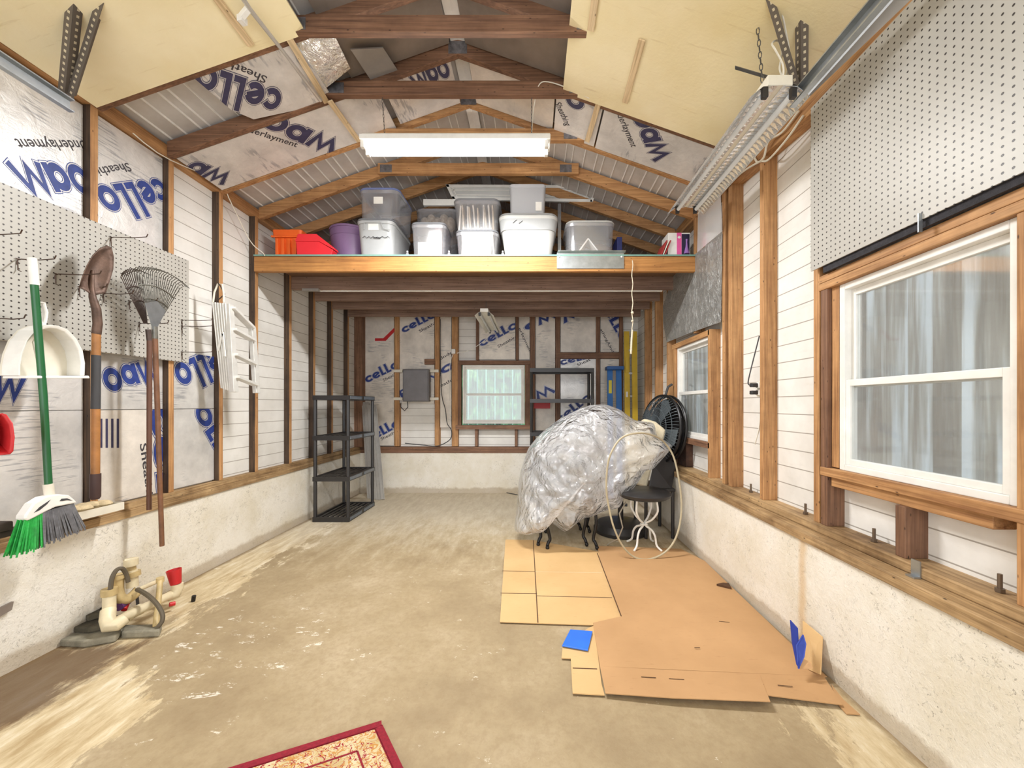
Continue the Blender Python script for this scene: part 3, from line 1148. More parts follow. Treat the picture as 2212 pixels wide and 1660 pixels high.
logo(o, p, NB, qb(1136, 716), qb(1175, 700), 'o', 0.09)
words(o, p, NB, qb(1120, 710), qb(1145, 765), 'erlayment', 0.035, M_print_k)
p, o = backpanel('foil board between two studs right of the back window', 1157, 1199, 640, 963)
logo(o, p, NB, qb(1164, 704), qb(1206, 684), 'm', 0.1)
logo(o, p, NB, qb(1160, 868), qb(1204, 846), 'm', 0.13)
p, o = backpanel('blank foil board above the crosspiece in the back wall', 1211, 1287, 640, 761)
logo(o, p, NB, qb(1218, 700), qb(1266, 672), 'm', 0.1)
p, o = backpanel('foil board with rows of small print behind the black shelf', 1211, 1287, 776, 963, M_foil)
logo(o, p, NB, qb(1212, 790), qb(1290, 770), 'cello', 0.07)
logo(o, p, NB, qb(1208, 916), qb(1280, 860), 'cello', 0.08)
words(o, p, NB, qb(1248, 792), qb(1276, 779), 'Sheat', 0.04, M_print_k)
p, o = backpanel('printed foil board in the top right of the back wall', 1297, 1345, 640, 761)
logo(o, p, NB, qb(1303, 670), qb(1345, 745), 'ello', 0.1)
words(o, p, NB, qb(1296, 712), qb(1322, 762), 'athing/Und', 0.035, M_print_k)
p, o = backpanel('foil board behind the blue and yellow ladders', 1297, 1345, 776, 963)

# ---------- roof: foil boards between the near trusses
def roofP(left, off):
    p = V((-2.35, 0, 2.80 + off)) if left else V((RX, 0, ZR + off))
    return p, (NL if left else NR)
def qr(px, py, left=True, off=0.0):
    p, n = roofP(left, off)
    return onP(px, py, p, n)
def roofsheet(label, mat, px, left, off, thick=0.012, name='insulation_panel', cat='insulation'):
    pts = [qr(a, b, left, off) for a, b in px]
    n = NL if left else NR
    return pts, sheet(label, mat, pts, n, thick, name, cat)
def strip_y(left, xa, xb, y0, y1, off):
    """sheet of roof between two x and two y values"""
    zf = zl if left else zr
    return [V((xa, y0, zf(xa) + off)), V((xb, y0, zf(xb) + off)), V((xb, y1, zf(xb) + off)), V((xa, y1, zf(xa) + off))]
pts, o = roofsheet('foil roof board printed upside down beside the bare metal roofing', M_foil_roof, [(400, 152), (486, 112), (612, 66), (656, 118), (722, 216), (640, 238), (548, 258), (500, 238)], True, 0.004)
logo(o, pts, NL, qr(612, 196, True, .004), qr(420, 130, True, .004), 'cello', 0.165, 'dark')
words(o, pts, NL, qr(578, 166, True, .004), qr(452, 112, True, .004), 'Sheathing', 0.05, M_print_k)
roofsheet('crinkled silvery foil board next to the pale lath', M_foil_bright, [(622, 66), (716, 62), (757, 148), (698, 196), (690, 196)], True, 0.012)
sheet('dark grey brown board left of the ridge between the near trusses', M_board, strip_y(True, -1.16, -0.53, 1.0, 2.46, 0.075), NL, 0.01)
sheet('dark grey brown board right of the ridge between the near trusses', M_board, strip_y(False, -0.43, 0.5, 1.0, 2.46, 0.075), NR, 0.01)
roofsheet('small loose grey board left of the ridge', plain('loose_grey_board', hexc(150, 144, 138), 0.7), [(757, 107), (828, 104), (872, 172), (800, 172)], True, 0.03, 0.008, 'loose_board', 'board')
pts = strip_y(True, -2.33, -1.02, 2.515, 2.885, 0.006)
o = sheet('foil roof board with dark print above the left wall plate', M_foil_roof, pts, NL, 0.012)
logo(o, pts, NL, qr(556, 268, True, .006), qr(720, 338, True, .006), 'oam', 0.15, 'dark')
words(o, pts, NL, qr(505, 275, True, .006), qr(640, 318, True, .006), 'Underlayment', 0.05, M_print_k)
logo(o, pts, NL, qr(398, 366, True, .006), qr(482, 402, True, .006), 'am', 0.14, 'dark')
pts = strip_y(True, -0.99, -0.54, 2.515, 2.885, 0.03)
o = sheet('pale foil roof board left of the ridge, behind the lamp chain', M_foil_roof, pts, NL, 0.012)
logo(o, pts, NL, qr(960, 125, True, .03), qr(880, 165, True, .03), 'oam', 0.14, 'dark')
pts = strip_y(False, -0.42, 0.15, 2.515, 2.885, 0.03)
o = sheet('torn foil roof board right of the ridge', M_foil_dull, pts, NR, 0.012)
pts = strip_y(False, 0.16, 0.46, 2.515, 2.885, 0.012)
o = sheet('foil roof board with sideways small print above the lamp', M_foil_roof, pts, NR, 0.012)
words(o, pts, NR, qr(1198, 222, False, .012), qr(1222, 272, False, .012), 'Sheathing', 0.05, M_print_k)
logo(o, pts, NR, qr(1216, 200, False, .012), qr(1235, 240, False, .012), 'o', 0.12, 'dark')
pts = strip_y(False, 0.47, 1.36, 2.515, 2.885, 0.006)
o = sheet('foil roof board with sideways print beside the yellow boards', M_foil_roof, pts, NR, 0.012)
logo(o, pts, NR, qr(1352, 222, False, .006), qr(1412, 352, False, .006), 'foam', 0.135, 'dark')
words(o, pts, NR, qr(1318, 214, False, .006), qr(1364, 318, False, .006), 'g/Underlayment', 0.05, M_print_k)

# ---------- yellow foam boards under the near rafters
def yb(label, left, xa, xb, y0, y1, off=-0.004):
    sheet(label, M_foam, strip_y(left, xa, xb, y0, y1, off), NL if left else NR, -0.018, 'foam_board', 'insulation')
yb('yellow foam board over the left wall, near the camera', True, -2.33, -1.21, 1.18, 2.05)
yb('yellow foam board at the top left corner of the photo', True, -2.33, -1.21, -0.9, 1.175)
yb('big yellow foam board above the hanging reflector fixture', False, 0.20, 1.36, 1.35, 2.455)
yb('yellow foam board at the top right above the pegboard', False, 0.20, 1.36, -0.9, 1.347)

def lath(label, left, px0, px1, off=-0.03, y0=None):
    a, b = qr(px0[0], px0[1], left, off), qr(px1[0], px1[1], left, off)
    o = MB().bar(a, b, 0.036, 0.008, up=(NL if left else NR)).build('wood_lath', wood_l, bevel=0.001)
    tag(o, label, 'lath')
lath('thin pale lath crossing the left yellow board and truss', True, (462, -12), (542, 98))
lath('thin pale lath over the crinkled foil board', True, (612, 62), (706, 222), -0.016)
lath('thin pale lath descending from the roof conduit to the lit lamp', True, (712, 218), (776, 306))
lath('thin pale lath at the end of the top tie beam', False, (1288, -20), (1276, 66))
lath('brown lath across the right yellow board', False, (1387, 86), (1350, 222), -0.03)
lath('short pale lath above the right end of the lit lamp', False, (1296, 214), (1268, 306), -0.01)

# conduit along the left roof with white clamp
cd = [qr(518, -14, True, -0.075), qr(540, 20, True, -0.075), qr(620, 122, True, -0.06), qr(692, 216, True, -0.05)]
o = MB().tube(cd, [0.011, 0.011, 0.009, 0.014]).build('roof_conduit', M_alu, smooth=True)
tag(o, 'grey metal pipe running along the left roof boards', 'pipe')
br = MB().bar(qr(537, 18, True, -0.07), qr(519, 40, True, -0.09), 0.022, 0.022)
br.bar(qr(516, 36, True, -0.09), qr(530, 50, True, -0.09), 0.028, 0.03)
br.build('clamp', M_white, o, bevel=0.002)

# ================================================================== garage door tracks and perforated hangers
def track(name, label, X, Z, y0, y1, side):
    mb = MB()
    prof = [(0, 0.03), (0.026, 0.03), (0.026, 0.024), (0.004, 0.022), (0.004, -0.022), (0.026, -0.024), (0.026, -0.03), (0, -0.03)]
    mb.prism([V((X + side * a, y0, Z + b)) for a, b in prof], (0, y1 - y0, 0))
    mb.bar((X - side * 0.012, y0, Z + 0.03), (X - side * 0.012, y1, Z + 0.03), 0.03, 0.003)
    return tag(mb.build(name, M_galv), label, 'track')
track('door_track', 'galvanised door track hung along the top of the left wall', -2.17, 2.60, -1.0, 1.80, 1)
track('door_track', 'galvanised door track running along the top of the right wall', 1.19, 2.575, -1.0, 1.74, -1)
def mat_perf():
    t = NT('perforated_steel')
    v = t.coords()
    sp = t.n('ShaderNodeSeparateXYZ')
    t.l(v, sp.inputs[0])
    f = t.math('SUBTRACT', t.math('FRACT', t.math('DIVIDE', sp.outputs['Z'], 0.026)), 0.5)
    g = t.math('ABSOLUTE', f)
    def less(a, k):
        return t.math('LESS_THAN', a, k)
    ax = t.math('ABSOLUTE', sp.outputs['X'])
    m1 = t.math('MULTIPLY', less(ax, 0.0055), less(t.math('ABSOLUTE', sp.outputs['Y']), 0.0015))
    m2 = t.math('MULTIPLY', less(t.math('ABSOLUTE', t.math('ADD', sp.outputs['Y'], -0.018)), 0.005), t.math('GREATER_THAN', ax, 0.012))
    h = t.math('MULTIPLY', less(g, 0.2), t.math('MAXIMUM', m1, m2))
    col = t.mix(h, hexc(112, 104, 96), hexc(216, 206, 180))
    return t.base(col, 0.45, 0.5)
M_perf = mat_perf()
def strut(name, label, a, b, wdt=0.034, flip=1):
    """slotted angle, modelled upright in its own space then turned to run from a to b"""
    a, b = V(a), V(b)
    L = (b - a).length
    mb = MB().box((-wdt / 2, -0.001, 0), (wdt / 2, 0.001, L))
    mb.box((flip * wdt / 2 - 0.001, 0.001, 0), (flip * wdt / 2 + 0.001, wdt, L))
    o = mb.build(name, M_perf, origin=(0, 0, 0))
    d = (b - a).normalized()
    o.location = a
    o.rotation_euler = V((0, 0, 1)).rotation_difference(d).to_euler()
    return tag(o, label, 'bracket')
ls = W(139, 196, 1.80)
strut('track_hanger', 'nearly upright slotted steel hanger over the left door track', W(132, 208, 1.79), W(152, -12, 1.63))
strut('track_hanger', 'slanted slotted steel hanger over the left door track', W(152, 206, 1.79), W(222, -16, 1.66), flip=-1)
strut('track_hanger', 'slanted slotted steel hanger over the right door track', W(1722, 192, 1.76), W(1660, -14, 1.62))
strut('track_hanger', 'upright slotted steel hanger over the right door track', W(1738, 196, 1.76), W(1738, -16, 1.62), flip=-1)
mb = MB().bar(W(1588, 146, 1.86), W(1722, 186, 1.745), 0.02, 0.003)
tag(mb.build('steel_strap', M_dgalv), 'thin dark steel strap from the slotted hanger to the yellow board', 'bracket')

# ================================================================== lamps
M_tube = emis('lit_tube', (1.0, 0.985, 0.95, 1), TUBE_STRENGTH)
M_tube_off = plain('unlit_tube', hexc(226, 232, 236), 0.25)
def chain(mb, a, b, n=None, r=0.0075):
    a, b = V(a), V(b)
    d = b - a
    L = d.length
    n = n or max(3, int(L / (r * 2.6)))
    d.normalize()
    u = d.orthogonal().normalized()
    w = d.cross(u)
    for i in range(n):
        c = a + d * L * (i + 0.5) / n
        s = u if i % 2 else w
        pts = [c + d * (L / n * 0.62) * math.cos(t) + s * r * 0.6 * math.sin(t) for t in [2 * PI * k / 8 for k in range(8)]]
        mb.tube(pts, r * 0.18, 5, closed=True)
    return mb
t = thing('tube_lamp', 'lit white twin tube lamp hanging crosswise on two chains', 'lamp', (-0.49, 2.5, 2.84))
zc, y = 2.90, 2.5
MB().box((-1.1, y - 0.065, zc - 0.012), (0.115, y + 0.065, zc + 0.022)).build('housing', M_white, t, bevel=0.004)
MB().box((-1.1, y - 0.03, zc + 0.0225), (0.115, y + 0.03, zc + 0.05)).build('ballast_cover', M_cream, t, bevel=0.004)
for yy in (y - 0.04, y + 0.04):
    MB().tube([(-1.06, yy, zc - 0.038), (0.075, yy, zc - 0.038)], 0.0165, 12).build('tube', M_tube, t, smooth=True)
    for x in (-1.085, 0.09):
        MB().box((x - 0.012, yy - 0.014, zc - 0.055), (x + 0.012, yy + 0.014, zc - 0.0125)).build('socket', M_white, t, bevel=0.002)
for x, px in ((-0.96, 830), (-0.005, 1152)):
    chain(MB(), (x, y, zc + 0.05), (x, 2.455, 3.175)).build('chain', M_dgalv, t)
cb = [V((-0.005, 2.52, 2.95)), V((0.0, 2.52, 3.05)), V((0.01, 2.5, 3.14)), V((0.04, 2.43, 3.22)), V((0.1, 2.42, 3.235)), V((0.24, 2.42, 3.19)), V((0.36, 2.43, 3.14))]
MB().tube(cr(cb), 0.0035, 6).build('power_cord', M_cream, t, smooth=True)

# unlit fixture with faceted reflectors, hanging over the right wall
M_reflect = mat_foil('faceted_reflector', (0.95, 0.96, 0.97), 0.2, 0.85, 1.0, False)
def hanging(name, label, x, y0, y1, z, wide, refl, tube_r=0.013, scale=1.0):
    t = thing(name, label, 'lamp', (x, (y0 + y1) / 2, z))
    MB().box((x - wide * .22, y0, z), (x + wide * .22, y1, z + 0.045 * scale)).build('housing', M_cream if refl is M_reflect else M_white, t, bevel=0.003)
    for s in (-1, 1):
        n = 34 if refl is M_reflect else 1
        mb = MB()
        for i in range(n):
            ya, yb2 = y0 + (y1 - y0) * i / n, y0 + (y1 - y0) * (i + 1) / n
            ym = (ya + yb2) / 2
            r0 = V((x + s * 0.012, 0, z - 0.002)); r1 = V((x + s * wide * .3, 0, z - 0.006 * scale)); r2 = V((x + s * wide * .52, 0, z - 0.05 * scale))
            dz = V((0, 0, 0.007 if n > 1 else 0))
            for p, q in ((r0, r1), (r1, r2)):
                a, b, c, d = [V((v.x, yy, v.z)) for v, yy in ((p, ya), (q, ya), (q, yb2), (p, yb2))]
                m = (a + b + c + d) / 4 + dz
                mb.add([a, b, c, d, m], [(0, 1, 4), (1, 2, 4), (2, 3, 4), (3, 0, 4)])
        ro = mb.build('reflector', refl, t)
        sm = ro.modifiers.new('solid', 'SOLIDIFY')
        sm.thickness = 0.0015
        MB().tube([(x + s * wide * .25, y0 + 0.03, z - 0.028 * scale), (x + s * wide * .25, y1 - 0.03, z - 0.028 * scale)], tube_r, 10).build('tube', M_tube_off, t, smooth=True)
        for yy in (y0 + 0.012, y1 - 0.012):
            MB().box((x + s * wide * .25 - 0.012, yy - 0.01, z - 0.05 * scale), (x + s * wide * .25 + 0.012, yy + 0.01, z - 0.004)).build('socket', M_black, t, bevel=0.002)
    return t
fx = hanging('reflector_lamp', 'unlit twin tube lamp with faceted silver reflectors, hung by chains over the right wall', 1.085, 1.68, 2.72, 2.60, 0.25, M_reflect)
chain(MB(), (1.03, 1.72, 2.645), (1.02, 1.74, zr(1.02) - 0.024), r=0.011).build('chain', M_dgalv, fx)
chain(MB(), (1.14, 1.9, 2.645), (1.2, 1.92, 2.84), r=0.009).build('chain', M_dgalv, fx)
cb = [V((1.12, 1.72, 2.645)), V((1.11, 1.70, 2.70)), V((1.07, 1.69, 2.76)), V((1.06, 1.70, 2.80)), V((1.10, 1.72, 2.83)), V((1.13, 1.74, 2.80)), V((1.12, 1.74, 2.72)), V((1.16, 1.76, 2.70)), V((1.17, 1.75, 2.80)), V((1.12, 1.7, 2.86)), V((1.08, 1.66, 2.89))]
MB().tube(cr(cb), 0.004, 6).build('power_cord', M_cream, fx, smooth=True)
bl = hanging('hanging_lamp', 'small unlit white twin tube lamp hanging lengthwise under the loft joists', -0.50, 3.98, 4.98, 2.165, 0.19, M_white, 0.012, 0.8)
for yy in (4.16, 4.9):
    chain(MB(), (-0.5, yy, 2.2), (-0.5, yy, 2.325), r=0.008).build('chain', M_dgalv, bl)
cb = [V((-0.5, 4.97, 2.17)), V((-0.65, 5.05, 2.03)), V((-0.85, 5.15, 1.93)), V((-1.02, 5.2, 1.90))]
MB().tube(cr(cb), 0.004, 6).build('power_cord', M_white, bl, smooth=True)

# cables along the walls
def cable(label, pts, r=0.004, mat=None, name='power_cable'):
    o = MB().tube(cr(pts), r, 6).build(name, mat or M_cream, smooth=True)
    return tag(o, label, 'cable')
cable('thin beige cable draped along the left top plate and front loft post',
      [W(200, 205, 2.10), onX(340, 330, -2.33), onX(470, 392, -2.33), onX(500, 440, -2.33), onX(540, 520, -2.335), W(566, 545, 3.225), W(572, 552, 3.22)], 0.0035)
cable('beige cable running down the right top plate to the outlet stud',
      [onX(1735, 250, 1.37), onX(1700, 300, 1.37), onX(1660, 345, 1.37), onX(1640, 350, 1.37), onX(1600, 375, 1.37), onX(1560, 415, 1.37), onX(1530, 430, 1.37), onX(1508, 462, 1.37)], 0.006)
cable('beige cable looping over the top of the outlet stud',
      [onX(1725, 240, 1.365), onX(1690, 285, 1.36), onX(1660, 305, 1.35), onX(1650, 340, 1.36), onX(1636, 350, 1.37), onX(1628, 335, 1.37)], 0.006)

# ================================================================== left wall: pegboard and what hangs on it
PG = -2.325
tag(MB().prism([V((PG, 1.2, 1.485)), V((PG, 2.60, 1.485)), V((PG, 2.60, 2.175)), V((PG, 1.2, 2.175))], (-0.006, 0, 0)).build('pegboard', M_peg),
    'grey pegboard on the left wall with the garden tools hung on it', 'pegboard')
rim = MB()
rim.box((-2.349, 1.2, 2.165), (-2.3315, 2.60, 2.175))
rim.box((-2.349, 1.2, 1.485), (-2.3315, 2.60, 1.493))
rim.box((-2.349, 2.592, 1.494), (-2.3315, 2.60, 2.164))
rim.build('backing_rim', M_cream, [o for o in bpy.data.objects if o.name == 'pegboard'][0])

M_wire = plain('hook_wire', hexc(84, 66, 56), 0.4, 0.6)
def hook(px, py, L=0.2, label=None, up=0.015, z=None):
    b = onX(px, py, PG + 0.001)
    if z is not None: b.z = z
    mb = MB()
    mb.tube([b + V((0, 0, -0.02)), b + V((0.004, 0, 0)), b + V((0.02, 0, 0.004)), b + V((L * .6, 0, 0.0)), b + V((L, 0, 0.005)), b + V((L + 0.008, 0, up + 0.006))], 0.0024, 6)
    mb.tube([b + V((0.004, -0.006, 0.006)), b + V((0.004, 0.006, 0.006))], 0.0022, 6)
    mb.tube([b + V((0.004, 0, 0)), b + V((0.006, 0, -0.045)), b + V((0.02, 0, -0.052))], 0.002, 6)
    return tag(mb.build('peg_hook', M_wire, smooth=True), label, 'hook', 'wire hooks on the left pegboard')
hook(238, 514, 0.2, 'empty wire peg hook above the shovel blade')
hook(-60, 507, 0.2, 'wire peg hook highest at the left edge of the photo')
hook(36, 562, 0.17, 'wire peg hook holding up the broom grip')
hook(118, 594, 0.22, 'wire peg hook reaching behind the shovel blade')
hook(170, 622, 0.14, 'wire peg hook just under the left shoulder of the shovel')
hook(222, 636, 0.16, 'wire peg hook between the shovel neck and the rake')
hook(278, 652, 0.16, 'wire peg hook under the tines of the rake')
hook(300, 700, 0.17, 'wire peg hook beside the throat of the rake')
for py, w in ((693, 'top'), (706, 'second'), (762, 'lowest')):
    hook(392, py, 0.2, '%s of three wire peg hooks pointing at the stepladder' % w)
hook(-8, 690, 0.12, 'short wire peg hook left of the dustpan')

# broom -------------------------------------------------------------
M_green = plain('green_enamel', hexc(34, 96, 54), 0.3)
M_gbr = plain('green_bristle', hexc(44, 170, 74), 0.6, 0, 0.2, 40)
M_grbr = plain('grey_bristle', hexc(112, 112, 116), 0.7, 0, 0.2, 40)
BX = -2.15
def q(px, py, X=BX): return onX(px, py, X)
t = thing('broom', 'angle broom with green handle and green and grey bristles, hung on the pegboard', 'broom', q(108, 1060))
MB().tube([q(74, 615), q(94, 860), q(105, 1052)], 0.0125, 12).build('handle', M_green, t, smooth=True)
MB().tube([q(68, 556), q(69, 558), q(75, 616)], [0.009, 0.0145, 0.0145], 12).build('grip', M_white, t, smooth=True)
MB().tube([q(104, 1046), q(107, 1070)], 0.0165, 12).build('collar', M_cream, t, smooth=True)
hp = [(42, 1122), (44, 1114), (62, 1088), (85, 1074), (100, 1070), (118, 1068), (140, 1070), (152, 1080), (158, 1087), (140, 1090), (110, 1096), (85, 1108), (62, 1120), (50, 1126)]
MB().prism([q(*p) + V((0.022, 0, 0)) for p in hp], (-0.044, 0, 0)).build('broom_head', M_white, t, bevel=0.006)
MB().prism([q(*p) + V((0.0235, 0, 0)) for p in ((118, 1083), (122, 1078), (134, 1077), (146, 1082), (134, 1081), (124, 1083))], (-0.001, 0, 0)).build('head_slot', M_dark, t)
MB().prism([q(*p) + V((0.0235, 0, 0)) for p in ((62, 1108), (74, 1096), (98, 1080), (90, 1090), (74, 1103))], (-0.001, 0, 0)).build('head_slot', M_dark, t)
def bristles(name, mat, a0, a1, b0, b1, n):
    mb = MB()
    rr = random.Random(3)
    for i in range(n):
        f = (i + 0.5) / n
        for dx in (-0.014, 0.0, 0.014):
            a = V(a0).lerp(V(a1), f) + V((dx, 0, 0))
            b = V(b0).lerp(V(b1), f + rr.uniform(-.02, .02)) + V((dx * 1.8 + rr.uniform(-.006, .006), 0, rr.uniform(-.012, .008)))
            mb.bar(a, b, 0.0042, 0.0042)
    mb.build(name, mat, t)
bristles('green_bristles', M_gbr, q(46, 1122), q(84, 1107), q(20, 1202), q(82, 1180), 20)
bristles('grey_bristles', M_grbr, q(84, 1107), q(152, 1088), q(82, 1180), q(174, 1140), 34)

# lobby dustpan ------------------------------------------------------
def dustpan(X, hood, back):
    pass
t = thing('dustpan', 'white arched dustpan hanging behind the green broom handle', 'dustpan', q(78, 812, -2.24))
DX = -2.24
def qd(px, py, o=0.0): 
    p = onX(px, py, DX)
    return p + V((o, 0, 0))
arch = [(2, 812), (3, 790), (8, 765), (20, 736), (40, 714), (60, 705), (76, 702), (92, 704), (112, 712), (132, 732), (146, 758), (151, 785), (150, 812)]
c0 = (76, 770)
mb = MB()
n = len(arch)
vs = []
for s, o in ((1.0, 0.075), (1.0, 0.0), (0.9, 0.0), (0.9, 0.068)):
    for (x, y) in arch:
        vs.append(qd(c0[0] + (x - c0[0]) * s, min(812, c0[1] + (y - c0[1]) * s) if y < 811 else 812, o))
fs = []
for k in range(4):
    for i in range(n - 1):
        a, b = k * n + i, ((k + 1) % 4) * n + i
        fs.append((a, a + 1, b + 1, b))
fs.append(tuple(k * n for k in range(4)))
fs.append(tuple(k * n + n - 1 for k in range(3, -1, -1)))
mb.add(vs, fs)
mb.build('hood', M_white, t, bevel=0.003)
MB().prism([qd(x, y, 0.002) for x, y in arch], (-0.008, 0, 0)).build('back_plate', M_cream, t)
MB().prism([qd(6, 812, 0.0), qd(148, 812, 0.0), qd(150, 818, 0.0), qd(4, 818, 0.0)], (0.1, 0, 0)).build('lip', M_white, t, bevel=0.003)
MB().tube([qd(78, 704, .03), qd(70, 690, .03), qd(66, 668, .03), qd(68, 652, .03), qd(80, 655, .03), qd(86, 675, .03), qd(84, 690, .03), qd(80, 704, .03)], 0.006, 8).build('hanging_loop', M_white, t, smooth=True)
MB().tube([qd(60, 716, .055), qd(48, 740, .05), qd(56, 775, .05), qd(70, 800, .05)], 0.005, 8).build('rib', M_cream, t, smooth=True)

# shovel --------------------------------------------------------------
M_rust = plain('rusted_steel', hexc(104, 82, 70), 0.55, 0.5, 0.25, 14, 0.3)
M_wband = plain('shovel_ash', hexc(172, 118, 66), 0.5, 0, 0.2, 10)
SX = -2.19
t = thing('shovel', 'long handled round point shovel with rusty blade hung blade up', 'shovel', q(207, 1078, SX))
outline = [(170, 622, 0), (176, 600, 0), (186, 575, 0), (199, 552, 0), (214, 537, 0), (231, 530, 0), (241, 536, 0), (246, 556, 0), (245, 582, 0), (238, 606, 0), (228, 634, 0), (216, 636, 0), (200, 640, 0), (184, 628, 0)]
mb = MB()
cx, cy = 209, 592
K = 6
vs = []
for k in range(K + 1):
    s = k / K
    for (x, y, _) in outline:
        vs.append(onX(cx + (x - cx) * s, cy + (y - cy) * s, SX) + V((0.035 * (s * s) - 0.035, 0, 0)))
fs = []
n = len(outline)
for k in range(K):
    for i in range(n):
        j = (i + 1) % n
        fs.append((k * n + i, k * n + j, (k + 1) * n + j, (k + 1) * n + i))
mb.add(vs, fs)
bo = mb.build('blade', M_rust, t, smooth=True)
sm = bo.modifiers.new('solid', 'SOLIDIFY'); sm.thickness = 0.003
MB().tube([q(200, 585, SX - 0.028), q(198, 622, SX - 0.012), q(200, 642, SX), q(208, 668, SX + 0.005), q(211, 700, SX + 0.005), q(208, 722, SX)], [0.006, 0.010, 0.014, 0.0175, 0.018, 0.018], 12).build('socket', M_rust, t, smooth=True)
MB().tube([q(208, 720, SX), q(206, 1030, SX)], 0.0165, 12).build('handle', M_wband, t, smooth=True)
MB().tube([q(207.5, 768, SX), q(206.5, 884, SX)], 0.0175, 12).build('dark_band', M_dark, t, smooth=True)
MB().tube([q(206, 1024, SX), q(205.5, 1074, SX), q(205.5, 1079, SX)], [0.0205, 0.0205, 0.015], 12).build('end_grip', plain('grip_rubber', hexc(72, 52, 50), 0.6), t, smooth=True)

# leaf rakes --------------------------------------------------------------
M_tine = plain('rake_steel', hexc(118, 116, 108), 0.4, 0.6, 0.2, 20)
M_tdark = plain('old_rake_steel', hexc(92, 78, 72), 0.5, 0.5, 0.2, 20)
M_rh = plain('rake_handle_wood', hexc(124, 84, 58), 0.5, 0, 0.2, 12)
def rake(label, X, tips, throat, neck, end, hand_mat, m, nt, panel=True):
    t = thing('leaf_rake', label, 'rake', q(end[0], end[1], X))
    (x0, y0), (xm, ym), (x1, y1) = tips
    T = q(throat[0], throat[1], X)
    for i in range(nt):
        f = i / (nt - 1)
        px = (1 - f) ** 2 * x0 + 2 * f * (1 - f) * xm + f * f * x1
        py = (1 - f) ** 2 * y0 + 2 * f * (1 - f) * ym + f * f * y1
        P = q(px, py, X)
        u = (P - T).normalized()
        sx = throat[0] + (px - throat[0]) * 0.12
        S = q(throat[0] + (px - throat[0]) * 0.14, throat[1] + (py - throat[1]) * 0.14, X)
        mb = MB().tube([S, P - u * 0.02, P + V((0.02, 0, 0.002)), P + V((0.05, 0, -0.014))], 0.0022, 5)
        mb.build('tine', m, t)
    # spreader bars
    for s in (0.72, 0.5):
        pts = []
        for i in range(9):
            f = i / 8
            px = (1 - f) ** 2 * x0 + 2 * f * (1 - f) * xm + f * f * x1
            py = (1 - f) ** 2 * y0 + 2 * f * (1 - f) * ym + f * f * y1
            pts.append(q(throat[0] + (px - throat[0]) * s, throat[1] + (py - throat[1]) * s, X + 0.004))
        MB().tube(pts, 0.004, 6).build('spreader_bar', m, t)
    if panel:
        pts = [q(throat[0] + (x0 - throat[0]) * .42, throat[1] + (y0 - throat[1]) * .42, X + .006), q(throat[0] + (xm - throat[0]) * .44, throat[1] + (ym - throat[1]) * .44, X + .006),
               q(throat[0] + (x1 - throat[0]) * .42, throat[1] + (y1 - throat[1]) * .42, X + .006), q(throat[0] + 4, throat[1], X + .006), q(throat[0] - 4, throat[1], X + .006)]
        MB().prism(pts, (-0.003, 0, 0)).build('throat_plate', M_galv, t)
    MB().tube([q(throat[0], throat[1] - 6, X), q(neck[0], neck[1], X)], 0.013, 10).build('ferrule', m, t, smooth=True)
    MB().tube([q(neck[0], neck[1], X), q(end[0], end[1], X)], [0.0125, 0.0115], 10).build('handle', hand_mat, t, smooth=True)
rake('steel fan rake with galvanised throat plate, tines up, on the pegboard', -2.17, ((286, 578), (345, 572), (392, 618)), (334, 712), (335, 732), (350, 1180), M_rh, M_tine, 22)
rake('older dark fan rake half hidden behind the other rake', -2.235, ((257, 590), (272, 572), (306, 590)), (320, 718), (323, 736), (322, 1102), plain('old_rake_pole', hexc(104, 70, 54), 0.55), M_tdark, 11, False)

# hanging stepladder --------------------------------------------------------------
t = thing('stepladder', 'small folded aluminium stepladder hanging from a stud by its top loop', 'ladder', (-2.2, 2.8, 1.29))
y0, y1 = 2.71, 2.93
za, zb = 1.32, 1.925
x0, x1 = -2.262, -2.135
M_ladder = plain('ladder_aluminium', hexc(222, 220, 214), 0.4, 0.35, 0.05, 20)
front = MB()
front.prism([V((x0, y0, zb)), V((x1 - 0.02, y0, zb - 0.01)), V((x1 + 0.012, y0 + 0.02, za - 0.03)), V((x0 + 0.045, y0 + 0.02, za))], (0, 0.012, 0))
front.build('front_rail', M_ladder, t, bevel=0.002)
for k in range(6):
    f = (k + 0.5) / 6
    a = V((x0, y0 - .001, zb)).lerp(V((x1 - 0.02, y0 - .001, zb - 0.01)), f)
    b = V((x0 + 0.045, y0 + .019, za)).lerp(V((x1 + 0.012, y0 + .019, za - 0.03)), f)
    MB().bar(a, b, 0.005, 0.005).build('rail_rib', M_white, t)
for yy, dx in ((y0 + 0.013, 0), (y1, 0.01)):
    MB().bar((x1 - 0.02 + dx, yy + .01, zb - 0.01 - (0.12 if yy == y1 else 0)), (x1 + 0.015 + dx, yy + .01, za - 0.03), 0.045, 0.03, up=(1, 0, 0)).build('side_rail', M_ladder, t, bevel=0.002)
for k, z in enumerate((zb - 0.03, 1.74, 1.56, 1.40)):
    dz = -0.11 if k == 0 else -0.05
    MB().bar((x1 - 0.01 + 0.01 * k, y0 + 0.028, z), (x1 + 0.01 * k, y1 - .004, z + dz), 0.055, 0.018).build('step', M_ladder, t, bevel=0.002)
MB().tube([V((x0 + 0.01, y0, zb)), V((x0 + 0.02, y0, zb + 0.07)), V((x0 + 0.045, y0, zb + 0.13)), V((x0 + 0.075, y0, zb + 0.125)), V((x0 + 0.085, y0, zb + 0.06)), V((x0 + 0.085, y0, zb))], 0.006, 8).build('top_loop', M_cream, t, smooth=True)
